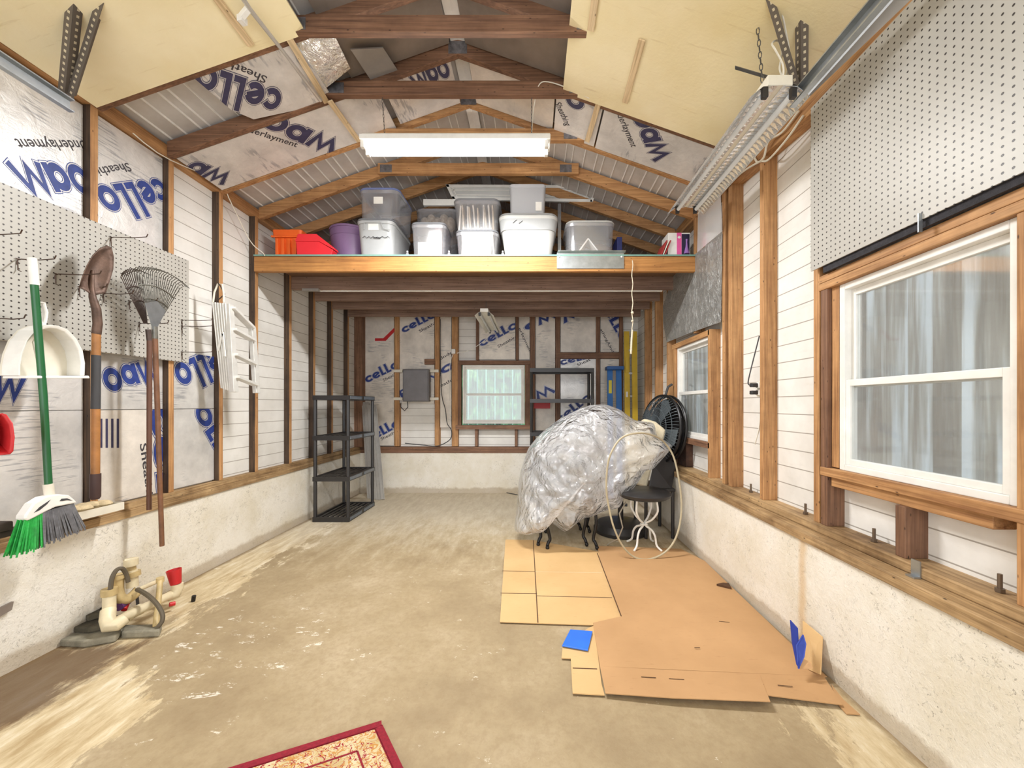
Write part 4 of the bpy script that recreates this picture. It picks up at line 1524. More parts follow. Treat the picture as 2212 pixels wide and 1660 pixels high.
MB().tube([(-2.351, 2.875, zb + .06), (-2.29, 2.86, zb + .1), (x0 + .05, y0 + .01, zb + .121), (x0 + .06, y0 - .02, zb + .128)], 0.004, 6).build('wall_hook', M_wire, t)
MB().bar((x0 + 0.05, y0 - 0.008, 1.58), (x0 + 0.085, y0 - 0.008, 1.70), 0.008, 0.012).build('latch', M_white, t)
MB().bar((x0 + 0.085, y0 - 0.008, 1.71), (x0 + 0.10, y0 - 0.008, 1.54), 0.008, 0.012).build('latch', M_white, t)

# red scoop and things at the left edge
t = thing('scoop', 'red plastic scoop cut off by the left edge of the photo', 'scoop', W(0, 980, 1.6))
so = MB()
pts = [(-60, 905), (5, 893), (14, 896), (28, 915), (32, 945), (29, 975), (22, 982), (-60, 990)]
vs, fs = [], []
n = len(pts)
for k in range(5):
    s = 1 - 0.13 * k
    for x, y in pts:
        vs.append(W(-15 + (x + 15) * s, 940 + (y - 940) * s, 1.46 + 0.03 * k))
for k in range(4):
    for i in range(n):
        j = (i + 1) % n
        fs.append((k * n + i, k * n + j, (k + 1) * n + j, (k + 1) * n + i))
fs.append(tuple(4 * n + i for i in range(n)))
so.add(vs, fs)
ro = so.build('bowl', M_red, t, smooth=True)
ro.modifiers.new('solid', 'SOLIDIFY').thickness = 0.004
MB().tube([W(-48, 985, 1.5), W(-60, 1080, 1.5), W(-60, 1100, 1.5)], 0.012).build('handle', M_red, t)
t = thing('tray', 'grey plastic tray lying on the left sill beside the broom', 'tray', (-2.34, 1.95, 0.632))
ty = [W(150, 1118, 1.92), W(225, 1110, 1.92)]
MB().box((-2.40, 1.88, 0.632), (-2.22, 2.09, 0.637)).build('base', M_cream, t)
for a, b in (((-2.40, 1.88), (-2.395, 2.09)), ((-2.225, 1.88), (-2.22, 2.09)), ((-2.3948, 1.88), (-2.2252, 1.885)), ((-2.3948, 2.085), (-2.2252, 2.09))):
    MB().box((a[0], a[1], 0.6372), (b[0], b[1], 0.672)).build('side', M_cream, t)
mb = MB()
for i in range(5):
    mb.sphere((-2.31 + 0.02 * math.sin(i * 2), 1.93 + i * 0.03, 0.672), 0.034, 10, 6, (1.2, 1, .6))
tag(mb.build('rag', plain('beige_rag', hexc(206, 186, 148), 0.9, 0, 0.2, 20, 0.5), smooth=True), 'crumpled beige rag lying in the grey tray', 'rag')
mb = MB()
mb.box((-2.40, 1.35, 0.632), (-2.25, 1.70, 0.66))
mb.box((-2.36, 1.42, 0.661), (-2.24, 1.66, 0.70))
tag(mb.build('scrap_wood', plain('dark_scrap', hexc(66, 56, 48), 0.8), bevel=0.006), 'dark scrap blocks on the sill at the left edge', 'wood scrap')
mb = MB().bar(W(-20, 1325, 1.95), W(28, 1303, 2.02), 0.03, 0.05)
tag(MB().prism([onX(-60, 1345, -2.335), onX(30, 1300, -2.335), onX(26, 1318, -2.335), onX(-60, 1368, -2.335)], (-0.012, 0, 0)).build('wood_offcut', M_board), 'short grey offcut fixed low on the left wall at the photo edge', 'board')
# red pegs: anchor bolts and clips on the sills
M_bolt = plain('rusty_bolt', hexc(120, 104, 88), 0.5, 0.6)
bl = None
for i, (px, X) in enumerate(((1888, 1.42), (2160, 1.42), (1740, 1.42), (1622, 1.42), (1965, 1.335))):
    y = F * X / (px - VX)
    z = 0.631
    mb = MB().tube([(X, y, z - .001), (X, y, z + 0.055)], 0.006, 8)
    mb.tube([(X, y, z), (X, y, z + 0.012)], 0.012, 6)
    if X < 1.4:
        mb = MB().box((X, y - 0.016, 0.591), (X + 0.025, y + 0.016, 0.596)).box((X + .02, y - 0.016, 0.596), (X + 0.025, y + 0.016, 0.65))
        tag(mb.build('stud_clip', M_galv), 'galvanised clip at the foot of the short stud under the window', 'clip')
    else:
        tag(mb.build('anchor_bolt', M_bolt), ['rusty bolt on the sill directly under the near window, left of the short stud', 'rusty bolt on the sill closest to the camera',
             'rusty bolt on the right sill left of the near window post', 'rusty bolt on the right sill beside the outlet stud'][i], 'bolt', 'anchor bolts on the right sill')

# ================================================================== right wall
PR = 1.352
tag(MB().prism([V((PR, 0.55, 1.838)), V((PR, 1.866, 1.848)), V((PR, 1.866, 2.64)), V((PR, 0.55, 2.64))], (0.006, 0, 0)).build('pegboard', M_peg),
    'large empty grey pegboard above the near right window', 'pegboard')
M_net = plain('black_felt', hexc(42, 40, 46), 0.7, 0, 0.3, 60, 0.6)
tag(MB().prism([V((1.362, 0.6, 1.817)), V((1.362, 1.80, 1.817)), V((1.362, 1.80, 1.87)), V((1.362, 0.6, 1.87))], (0.015, 0, 0)).build('felt_strip', M_net),
    'black felt strip showing under the right pegboard', 'strip')
mb = MB().bar((1.347, 1.335, 1.865), (1.347, 1.335, 1.80), 0.014, 0.004, up=(0, 1, 0))
tag(mb.build('steel_clip', M_galv), 'small bent steel clip under the right pegboard', 'clip')
# foil sheet tacked over the studs beyond
pts = [(1560, 505), (1557, 696), (1500, 716), (1440, 740), (1433, 700), (1432, 662), (1456, 590), (1503, 548), (1530, 528)]
mb = MB()
c = V((0, 0, 0))
P = [onX(x, y, 1.372) for x, y in pts]
o = sheet('tarnished foil sheet tacked above the far right window', M_foil_dark, P, V((-1, 0, 0)), 0.003, 'foil_sheet', 'foil')
def clearp(name):
    return glassy(name, (0.95, 0.95, 0.95, 1), 0.62, 0.12)
P = [onX(x, y, 1.37) for x, y in ((1508, 440), (1556, 415), (1560, 500), (1530, 525), (1506, 546))]
tag(MB().prism(P, (0.002, 0, 0)).build('plastic_sheet', clearp('torn_clear_plastic')), 'torn clear plastic tacked above the foil sheet', 'plastic sheet')
# outlet
t = thing('power_outlet', 'white wall outlet box with two black plugs on a right stud', 'outlet', (1.40, 2.335, 1.28))
MB().box((1.382, 2.322, 1.25), (1.43, 2.37, 1.345)).build('outlet_box', M_cream, t, bevel=0.003)
for z in (1.275, 1.32):
    MB().box((1.372, 2.33, z - 0.017), (1.3818, 2.362, z + 0.017)).build('socket', M_white, t, bevel=0.002)
    MB().box((1.332, 2.334, z - 0.012), (1.3718, 2.36, z + 0.012)).build('plug', M_black, t, bevel=0.004)
cable('black cord rising from the outlet plugs along the stud', [V((1.334, 2.347, 1.32)), V((1.325, 2.36, 1.335)), V((1.34, 2.355, 1.42)), V((1.37, 2.35, 1.55)), V((1.385, 2.345, 1.62))], 0.004, M_dark)
cable('small beige cord loop hanging beside the outlet stud', [V((1.39, 2.34, 1.13)), V((1.385, 2.35, 1.05)), V((1.38, 2.37, 0.98)), V((1.382, 2.385, 0.955)), V((1.385, 2.375, 0.99)), V((1.39, 2.35, 1.06)), V((1.392, 2.345, 1.13))], 0.003, None)

# ================================================================== back wall fittings
M_panel = plain('grey_enamel_box', hexc(112, 110, 112), 0.45, 0.2)
t = thing('electric_panel', 'grey electric panel box on the back wall between white rails', 'panel', (-1.55, YB - 0.05, 1.23))
a, b = W(871, 868, 5.16), W(927, 798, 5.16)
MB().box((a.x, 5.14, a.z), (b.x, 5.238, b.z)).build('box', M_panel, t, bevel=0.006)
MB().box((a.x + .015, 5.133, a.z + .015), (b.x - .015, 5.1398, b.z - .015)).build('cover', plain('grey_cover', hexc(122, 120, 124), 0.45), t, bevel=0.004)
for py in (802, 862):
    z = W(0, py, 5.23).z
    for xa, xb in ((851, 870.5), (928, 948)):
        p, q2 = W(xa, py, 5.23), W(xb, py, 5.23)
        MB().box((p.x, 5.205, z - 0.018), (q2.x, 5.236, z + 0.018)).build('white_rail', M_cream, t, bevel=0.002)
MB().tube([W(866, 870, 5.2), W(866, 880, 5.2), W(874, 888, 5.2), W(881, 880, 5.2), W(880, 868, 5.2)], 0.006).build('cable_loop', M_dark, t, smooth=True)
cable('dark cable hanging beside the electric panel down to the sill', [W(951, 690, 5.22), W(951, 760, 5.22), W(954, 850, 5.22), W(962, 885, 5.2), W(966, 915, 5.2), W(975, 930, 5.2), W(972, 950, 5.2), W(945, 964, 5.2), W(915, 962, 5.2), W(875, 958, 5.2)], 0.006, M_dark)
MB_sw = MB().box((W(976, 0, 5.22).x, 5.19, W(0, 765, 5.22).z), (W(984, 0, 5.22).x, 5.236, W(0, 755, 5.22).z))
tag(MB_sw.build('light_switch', M_white, bevel=0.003), 'tiny white switch box on the stud left of the back window', 'switch')
cable('thin white cord hanging below the switch left of the back window', [W(979, 766, 5.22), W(972, 790, 5.22), W(971, 866, 5.22)], 0.004, M_white, 'pull_cord')

# white pipe under the loft joists
tag(MB().tube([W(690, 628, 3.79), W(1430, 628, 3.79)], 0.012, 10).build('white_pipe', M_white, smooth=True), 'long thin white pipe lying across under the loft joists', 'pipe')
MB_l = MB().box((W(655, 0, 3.72).x, 3.70, 2.300), (W(690, 0, 3.72).x, 3.735, 2.322))
tag(MB_l.build('tube_end', M_alu), 'small grey bracket under the left end of the loft joist', 'bracket')
# galvanised flashing nailed on the loft beam
a, b = W(1203, 580, 3.23), W(1348, 547, 3.23)
t = thing('steel_flashing', 'bent galvanised flashing nailed to the front loft beam', 'flashing', (a.x, 3.23, a.z))
MB().box((a.x, 3.233, a.z), (b.x, 3.2365, b.z)).build('face', M_galv, t)
MB().prism([V((a.x, 3.235, b.z)), V((b.x + .01, 3.235, b.z)), V((b.x + .01, 3.205, b.z + 0.012)), V((a.x + .01, 3.205, b.z + .012))], (0, 0, 0.002)).build('lip', M_galv, t)
for x in (a.x + 0.02, b.x - 0.02):
    MB().sphere((x, 3.231, b.z - 0.03), 0.008, 8, 6).build('nail_head', M_white, t)
# rope
M_rope = plain('pale_rope', hexc(206, 194, 170), 0.8, 0, 0.15, 60)
pts = [W(1366 + 1.2 * math.sin(k * 1.3), 563 + k * 8.4, 3.22) for k in range(19)]
mb = MB().tube(pts, 0.004, 6)
mb.sphere(W(1366, 676, 3.22), 0.013, 8, 6)
mb.sphere(W(1366, 694, 3.22), 0.011, 8, 6)
mb.tube([W(1366, 713, 3.22), W(1364, 740, 3.22), W(1363, 765, 3.22)], 0.008, 6)
tag(mb.build('rope', M_rope, smooth=True), 'pale knotted rope hanging from the front loft beam', 'rope')

# ================================================================== storage on the loft
LZ = 2.4665
def mat_tote(name, c, rough=0.4): return plain(name, c, rough, 0, 0.05, 4)
M_tote_g = mat_tote('grey_tote', hexc(172, 174, 174))
M_tote_l = mat_tote('light_grey_tote', hexc(206, 206, 202))
M_lid_g = mat_tote('grey_lid', hexc(132, 134, 138))
M_lid_b = mat_tote('blue_lid', hexc(124, 138, 190))
M_orange = mat_tote('orange_crate', hexc(240, 104, 38))
M_redbox = mat_tote('red_box', hexc(222, 44, 54))
M_purple = mat_tote('purple_bin', hexc(142, 112, 152))
M_clear = glassy('clear_tote', (0.90, 0.91, 0.94, 1), 0.82, 0.15)
M_clear2 = glassy('frosted_tote', (0.84, 0.86, 0.90, 1), 0.55, 0.3)
M_marker = plain('marker_ink', hexc(30, 30, 34), 0.5)
M_paper = plain('paper', hexc(230, 220, 206), 0.8)
M_wicker = plain('beige_folders', hexc(210, 190, 166), 0.8, 0, 0.2, 40)

def px2x(px, y): return (px - VX) * y / F
def tub(name, label, cat, px0, px1, pytop, y, dep, mat, lid=None, taper=0.82, z0=LZ, group=None, lid_h=0.018, rad=0.18, rim=True):
    """tub seen head-on: px0..px1 width at its top, pytop its top edge"""
    x0, x1 = px2x(px0, y), px2x(px1, y)
    zt = H + (VY - pytop) * y / F
    h = zt - z0 - (lid_h if lid else 0)
    cx = (x0 + x1) / 2
    w = x1 - x0
    t = thing(name, label, cat, (cx, y + dep / 2, z0), group)
    c = V((cx, y + dep / 2, z0))
    b = MB().taper(c, w * taper, dep * taper, w * .96, dep * .96, h, rad)
    b.build('body', mat, t, smooth=True)
    if rim:
        MB().taper(c + V((0, 0, h - 0.03)), w * .975, dep * .975, w * .99, dep * .99, 0.024, rad).build('rim', mat, t, smooth=True)
    if lid:
        MB().taper(c + V((0, 0, h)), w, dep, w * .96, dep * .96, lid_h, rad).build('lid', lid, t, smooth=True, bevel=0.003)
    return t, c, w, h, zt
# orange crate
t, c, w, h, zt = tub('crate', 'bright orange ribbed plastic crate at the left end of the loft', 'crate', 588, 650, 497, 3.34, 0.34, M_orange, None, 0.86, rim=False, rad=0.08)
for k in range(4):
    x = c.x - w * .34 + k * w * .21
    MB().box((x - 0.012, 3.337, LZ + 0.01), (x + 0.012, 3.36, LZ + h * .72)).build('rib', M_orange, t, bevel=0.003)
MB().box((c.x - w * .52, 3.328, LZ + h * .74), (c.x + w * .52, 3.345, LZ + h * .8)).build('band', M_orange, t, bevel=0.003)
MB().taper(c + V((0, 0, h * .82)), w * 1.0, 0.34, w * 1.03, 0.345, h * .19, 0.08).build('collar', M_orange, t)
# red case
x0, x1 = px2x(642, 3.28), px2x(722, 3.28)
t = thing('box', 'red plastic case with sloping lid in front of the orange crate', 'box', (x0, 3.26, LZ))
z1 = H + (VY - 524) * 3.28 / F
z2 = H + (VY - 508) * 3.28 / F
MB().prism([V((x0 + .01, 3.26, LZ)), V((x1 - .02, 3.26, LZ)), V((x1, 3.26, LZ + .05)), V((x1 - .12, 3.26, z1)), V((x0, 3.26, z1))], (0, 0.075, 0)).build('body', M_redbox, t, bevel=0.004)
MB().prism([V((x0 - .005, 3.255, z1 + .0005)), V((x1 - .12, 3.255, z1 + .0005)), V((x1 + 0.008, 3.255, LZ + .051)), V((x1 + .006, 3.255, LZ + .07)), V((x1 - .14, 3.255, z2)), V((x0 + .02, 3.255, z2))], (0, 0.085, 0)).build('lid', M_redbox, t, bevel=0.004)
# purple round bin
y = 3.46
x0, x1 = px2x(694, y), px2x(786, y)
zt = H + (VY - 483) * y / F
r = (x1 - x0) / 2
t = thing('bin', 'round purple bin half behind the tall grey tote', 'bin', ((x0 + x1) / 2, y + r, LZ))
c = V(((x0 + x1) / 2, y + r, LZ))
MB().lathe([(r * .84, 0), (r * .97, (zt - LZ) * .78)], c, n=36).build('body', M_purple, t, smooth=True)
MB().lathe([(r * .99, (zt - LZ) * .78), (r * 1.0, (zt - LZ) * .95), (r * 1.03, (zt - LZ) * .95), (r * 1.03, zt - LZ)], c, n=36).build('rim', M_purple, t, smooth=True)
# dark grey tote with marker scribble
t, c, w, h, zt1 = tub('tote', 'tall grey storage tote with marker scribble on its front', 'tote', 766, 850, 470, 3.29, 0.52, M_tote_g, M_lid_g, 0.84)
y = 3.285
def scribble(t, pts, y, r=0.0022, m=None):
    MB().tube([W(a, b, y) for a, b in pts], r, 5).build('scribble', m or M_marker, t)
fy = 3.29 + 0.26 * (1 - .92)
scribble(t, [(783, 514), (788, 510), (792, 515), (797, 511), (801, 515), (806, 511), (810, 514), (815, 512), (820, 514), (826, 511), (832, 514), (838, 511), (842, 515)], fy - 0.006)
scribble(t, [(806, 514), (822, 515)], fy - 0.006, 0.003)
MB().box((px2x(795, 3.3), fy - 0.008, W(0, 497, 3.3).z), (px2x(817, 3.3), fy - 0.004, W(0, 482, 3.3).z)).build('label', M_white, t)
MB().tube([W(786, 496, 3.29), W(787, 480, 3.29), W(822, 479, 3.29), W(828, 494, 3.29), W(842, 497, 3.29)], 0.004, 6).build('handle_rim', M_tote_g, t)
# clear tote with bluish lid on top
t2, c, w, h, zt = tub('tote', 'clear storage tote with bluish lid, on top of the tall grey tote', 'tote', 772, 862, 404, 3.30, 0.42, M_clear, M_lid_b, 0.92, z0=zt1 + 0.001)
MB().box((px2x(806, 3.3), 3.309, W(0, 439, 3.3).z), (px2x(826, 3.3), 3.312, W(0, 424, 3.3).z)).build('label', M_white, t2)
# small clear box with red content
t, c, w, h, zt = tub('storage_box', 'small clear box with grey lid and red and white things inside', 'box', 885, 963, 479, 3.29, 0.3, M_clear, M_lid_g, 0.86)
MB().box((c.x + w * .12, 3.34, LZ + .01), (c.x + w * .3, 3.42, LZ + h * .8)).build('red_folder', M_redbox, t)
MB().box((c.x - w * .05, 3.34, LZ + .01), (c.x + w * .11, 3.42, LZ + h * .35)).build('white_folder', M_paper, t)
MB().box((c.x - w * .34, 3.36, LZ + .01), (c.x - w * .06, 3.42, LZ + h * .55)).build('grey_folder', M_tote_g, t)
scribble(t, [(902, 512), (906, 508), (912, 512), (918, 509), (926, 512)], 3.31)
# box behind with beige contents
tB, c, w, h, zt = tub('storage_box', 'clear open box of beige stuff behind the small clear box', 'box', 895, 988, 450, 3.75, 0.35, M_clear, None, 0.9)
for k in range(5):
    MB().sphere((c.x - w * .3 + k * w * .15, 3.84, zt - 0.12 + 0.03 * (k % 2)), 0.07, 10, 8, (.7, 1, 1)).build('beige_bundle', M_wicker, tB, smooth=True)
# two stacked clear boxes of folders
def folders(t, c, w, h, y, n=9, m=None):
    rr = random.Random(int(c.x * 100) + int(c.z * 10))
    for k in range(n):
        x = c.x - w * .36 + k * w * .72 / (n - 1)
        MB().bar((x + rr.uniform(-.01, .01), y + .07, c.z + 0.01), (x + rr.uniform(-.02, .02), y + .07, c.z + h * rr.uniform(.8, .92)), 0.012, 0.1, up=(0, 1, 0)).build('folder', m or (M_wicker if k % 2 else M_paper), t)
t, c, w, h, ztA = tub('storage_box', 'clear box of pale folders at the bottom of the middle pair', 'box', 981, 1077, 495, 3.29, 0.36, M_clear, M_lid_g, 0.86)
folders(t, c, w, h, 3.30)
t, c, w, h, zt = tub('storage_box', 'clear box of pale folders with grey lid, upper of the middle pair', 'box', 977, 1080, 427, 3.30, 0.36, M_clear, M_lid_g, 0.84, z0=ztA + .001)
folders(t, c, w, h, 3.32, 10)
# big light grey tote
t, c, w, h, zt1 = tub('tote', 'wide light grey tote with a flared upper half', 'tote', 1075, 1207, 459, 3.28, 0.42, M_tote_l, M_tote_g, 0.76, rad=0.2)
MB().taper(c + V((0, 0, h * .66)), w * .93, 0.42 * .93, w * .985, 0.42 * .985, h * .335, 0.2).build('upper_band', M_tote_g, t, smooth=True)
scribble(t, [(1108, 482), (1116, 475)], 3.282, 0.0018)
scribble(t, [(1121, 483), (1129, 477)], 3.282, 0.0018)
t, c, w, h, zt = tub('tote', 'small frosted grey tote turned over on top of the wide light tote', 'tote', 1099, 1180, 397, 3.30, 0.3, M_clear2, None, 0.92, z0=zt1 + .001, rad=0.1)
MB().box((px2x(1157, 3.3), 3.302, W(0, 455, 3.3).z), (px2x(1170, 3.3), 3.306, W(0, 436, 3.3).z)).build('label', M_white, t)
MB().box((c.x - w * .42, 3.33, c.z + 0.004), (c.x + w * .42, 3.55, c.z + h * .9)).build('contents', M_tote_g, t)
# right clear box
t, c, w, h, zt = tub('storage_box', 'clear box with a pale lid and loose papers, near the steel flashing', 'box', 1222, 1331, 475, 3.32, 0.4, M_clear, M_tote_l, 0.88)
MB().bar((c.x - w * .34, 3.42, LZ + .01), (c.x - w * .04, 3.42, LZ + h * .6), 0.012, 0.12, up=(0, 1, 0)).build('paper_stack', M_paper, t)
MB().bar((c.x + w * .26, 3.42, LZ + .02), (c.x - w * .04, 3.42, LZ + h * .6), 0.01, 0.12, up=(0, 1, 0)).build('paper_stack', M_white, t)
for k in range(4):
    MB().box((c.x - w * .16 + .01 * k, 3.4, LZ + .006 + k * .016), (c.x + w * .38 - .015 * k, 3.6, LZ + .02 + k * .016)).build('paper_stack', M_wicker if k % 2 else M_paper, t)
tag(MB().box((px2x(1333, 3.5), 3.5, LZ), (px2x(1344, 3.5), 3.7, W(0, 512, 3.5).z)).build('binder', plain('navy_binder', hexc(40, 48, 104), 0.5), bevel=0.002), 'dark blue binder standing right of the box of papers', 'binder')
# doll box
t = thing('toy_box', 'pink and white toy box with a dark window at the right end of the loft', 'box', (px2x(1465, 3.3), 3.3, LZ))
y = 3.30
zt = W(0, 503, y).z
xa, xb, xc, xd = px2x(1443, y), px2x(1462, y), px2x(1475, y), px2x(1491, y)
MB().box((xa, y, LZ + 0.005), (xd, y + 0.16, zt)).build('carton', M_white, t, bevel=0.002)
MB().box((xb, y - 0.002, LZ + 0.006), (xc - 0.012, y - 0.0002, zt - .001)).build('pink_panel', plain('pink_card', hexc(230, 96, 160), 0.4), t)
MB().box((xc - 0.01, y - 0.002, LZ + 0.02), (xd - 0.006, y - 0.0002, zt - .012)).build('window', plain('dark_window', hexc(44, 40, 66), 0.15), t)
MB().lathe([(0.026, 0), (0.010, 0.06), (0.006, 0.1), (0.009, 0.125)], ((xc + xd) / 2, y - 0.0025, LZ + 0.03), n=12).build('figure', plain('lilac_dress', hexc(150, 110, 180), 0.5), t, smooth=True)
MB().sphere(((xb + xc) / 2 - 0.006, y - 0.0025, zt - 0.04), 0.014, 10, 6, (1, .1, .8)).build('white_oval', M_white, t)
mb = MB()
M_mag = plain('red_magazine', hexc(176, 60, 60), 0.4)
for k in range(3):
    mb2 = MB().bar((px2x(1423, 3.34) + k * .016, 3.38, LZ + .008), (px2x(1436, 3.34) + k * .016, 3.38, LZ + .14), 0.008, 0.2, up=(0, 1, 0))
    tag(mb2.build('magazine', M_mag if k != 1 else M_paper), ['leftmost of three magazines leaning on the toy box, red', 'middle of three magazines leaning on the toy box, pale', 'rightmost of three magazines leaning on the toy box, red'][k], 'magazine', 'magazines leaning on the toy box')
# panelled cabinet door lying behind
def frame_panel(name, label, cat, P, mat, inner):
    """P four corners, clockwise from lower left"""
    t = thing(name, label, cat, P[0])
    n = (P[3] - P[0]).cross(P[1] - P[0]).normalized()
    c = sum(P, V((0, 0, 0))) / 4
    Q = [p + (c - p) * 0.001 for p in P]
    hor = (P[1] - P[0]).normalized()
    ver = (P[3] - P[0]).normalized()
    bw = 0.03
    MB().prism(P, n * 0.008).build('panel', inner, t)
    for a, b, u in ((P[0], P[1], ver), (P[3], P[2], -ver), (P[0], P[3], hor), (P[1], P[2], -hor)):
        MB().prism([a, b, b + u * bw, a + u * bw], n * -0.014).build('frame_rail', mat, t, bevel=0.002)
        MB().prism([a + u * (bw * 1.7), b + u * (bw * 1.7), b + u * (bw * 2.0), a + u * (bw * 2.0)], n * -0.006).build('moulding', mat, t)
    return t
yd = 3.72
frame_panel('cabinet_door', 'long white panelled cabinet door propped behind the stacked boxes', 'door panel', [W(978, 432, yd), W(1280, 438, yd), W(1294, 402, yd), W(963, 400, yd)], M_white, M_tote_l)
tag(MB().box((W(914, 0, 3.7).x, 3.7, W(0, 443, 3.7).z), (W(985, 0, 3.7).x, 3.73, W(0, 430, 3.7).z)).build('white_board', M_white, bevel=0.003), 'short white board poking out left of the panelled door', 'board')
tag(MB().box((px2x(1205, 3.62), 3.62, LZ), (px2x(1212, 3.62), 3.65, W(0, 440, 3.62).z)).build('metal_post', M_galv), 'thin metal post standing right of the wide light tote', 'post')
# low clutter at the front edge of the loft
for px, lab in ((970, 'small clear bottle at the loft edge right of the red and white box'), (1086, 'small clear bottle at the loft edge left of the wide light tote'), (880, 'small white bottle at the loft edge right of the tall grey tote'), (1214, 'small dark bottle at the loft edge under the metal post')):
    x = px2x(px, 3.3)
    t = thing('bottle', lab, 'bottle', (x, 3.3, LZ), 'small bottles at the loft edge')
    MB().lathe([(0.012, 0), (0.013, 0.03), (0.006, 0.045)], (x, 3.3, LZ), n=14).build('body', M_clear if px != 1214 else M_dark, t, smooth=True)
    MB().lathe([(0.007, 0.0451), (0.007, 0.055)], (x, 3.3, LZ), n=12).build('cap', M_white, t)

# ================================================================== floor and standing things
def mat_card(name, c1, c2):
    t = NT(name)
    v = t.coords((2, 16, 2), geo=True)
    f = t.noise(v, 1.2, 4)
    f2 = t.noise(t.coords((18, 60, 10), geo=True), 1.0, 4)
    col = t.ramp(t.noise(t.coords(geo=True), 1.6, 5), [(0.3, c1), (0.7, c2)])
    col = t.mix(t.ramp(f2, [(0.62, (0, 0, 0, 1)), (0.78, (0.35, 0.35, 0.35, 1))]), col, hexc(150, 108, 66))
    t.bump(f, 0.2, 0.004)
    return t.base(col, 0.75)
M_card = mat_card('cardboard', hexc(176, 136, 92), hexc(196, 154, 108))
M_card2 = mat_card('pale_cardboard', hexc(198, 160, 108), hexc(214, 178, 126))
M_card3 = mat_card('faded_cardboard', hexc(206, 180, 138), hexc(222, 198, 160))
M_blue = plain('blue_board', hexc(44, 112, 224), 0.4, 0, 0.08, 6)
M_slit = plain('cut_slit', hexc(84, 56, 34), 0.9)
def z2(px, py, z=0.0): return onZ(px, py, z)
def card(label, px, z, mat, lift=None, th=0.004):
    pts = [z2(x, y, z) for x, y in px]
    if lift:
        for i, l in lift.items():
            pts[i].z += l
    mb = MB().prism(pts, (0, 0, -th))
    o = mb.build('cardboard_sheet', mat)
    return tag(o, label, 'cardboard', None)
def mark(parent, px, z, w=0.004, m=None, name='fold_line'):
    a, b = z2(px[0][0], px[0][1], z), z2(px[1][0], px[1][1], z)
    d = (b - a).normalized()
    s = V((-d.y, d.x, 0)) * w
    MB().prism([a - s, b - s, b + s, a + s], (0, 0, 0.0006)).build(name, m or M_slit, parent)
c1 = card('pale flattened carton on the floor in front of the black chair legs, left end', [(1080, 1344), (1282, 1351), (1345, 1337), (1292, 1192), (1150, 1167), (1092, 1166)], 0.008, M_card2)
mark(c1, ((1085, 1234), (1155, 1235)), 0.008, 0.003)
mark(c1, ((1081, 1282), (1160, 1283)), 0.008, 0.003)
mark(c1, ((1160, 1288), (1322, 1292)), 0.008, 0.003)
mark(c1, ((1152, 1168), (1162, 1346)), 0.008, 0.003)
mark(c1, ((1156, 1236), (1300, 1238)), 0.008, 0.003, M_card3)
mb = MB()
bk = [z2(x, y, .014) for x, y in ((1296, 1440), (1780, 1462), (1786, 1462), (1700, 1383), (1522, 1212), (1470, 1186), (1290, 1180), (1298, 1215), (1342, 1332), (1281, 1346))]
mb.prism(bk, (0, 0, -.004))
f0, f1, f2, f3, f4 = z2(1296, 1440, .014), z2(1430, 1447, .014), z2(1640, 1456, .014), z2(1780, 1462, .014), z2(1786, 1462, .014)
g0, g1, g2, g3, g4 = z2(1308, 1498, .018), z2(1450, 1508, .026), z2(1664, 1516, .034), z2(1655, 1502, .024), z2(1820, 1523, .016)
for q4 in ((f0, f1, g1, g0), (f1, f2, g2, g1), (f2, f3, g4, g3)):
    mb.prism(q4, (0, 0, -.0035))
c2 = tag(mb.build('cardboard_sheet', M_card), 'largest brown flattened carton covering the floor along the right wall', 'cardboard')
for a, b in (((1385, 1463), (1417, 1465)), ((1445, 1467), (1478, 1469)), ((1617, 1477), (1650, 1480)), ((1680, 1481), (1712, 1484)), ((1553, 1343), (1576, 1345)), ((1500, 1400), (1512, 1400))):
    mark(c2, (a, b), 0.0146 if a[1] < 1400 else 0.02, 0.002, None, 'slit')
mark(c2, ((1290, 1195), (1342, 1332)), 0.0145, 0.003)
c3 = card('narrow pale carton flap under the left edge of the largest carton', [(1237, 1498), (1306, 1502), (1300, 1480), (1283, 1352), (1270, 1358), (1216, 1392), (1213, 1422), (1233, 1423)], 0.009, M_card2)
mark(c3, ((1237, 1444), (1290, 1446)), 0.009, 0.003)
card('small brown carton flap at the near right end of the floor cartons', [(1812, 1524), (1828, 1542), (1858, 1544), (1822, 1512), (1795, 1478)], 0.005, M_card)
tag(MB().prism([z2(1548, 1266, .015), z2(1562, 1263, .015), z2(1574, 1264, .015), z2(1580, 1274, .015)], (0, 0, 0.012)).build('cardboard_scrap', M_slit), 'dark curled cardboard scrap at the foot of the right wall', 'cardboard')
o = MB().prism([z2(1232, 1360, .02), z2(1280, 1364, .02), z2(1270, 1405, .02), z2(1214, 1395, .02)], (0, 0, -0.006)).build('blue_board', M_blue, bevel=0.001)
tag(o, 'small bright blue square board lying on the cartons', 'board')
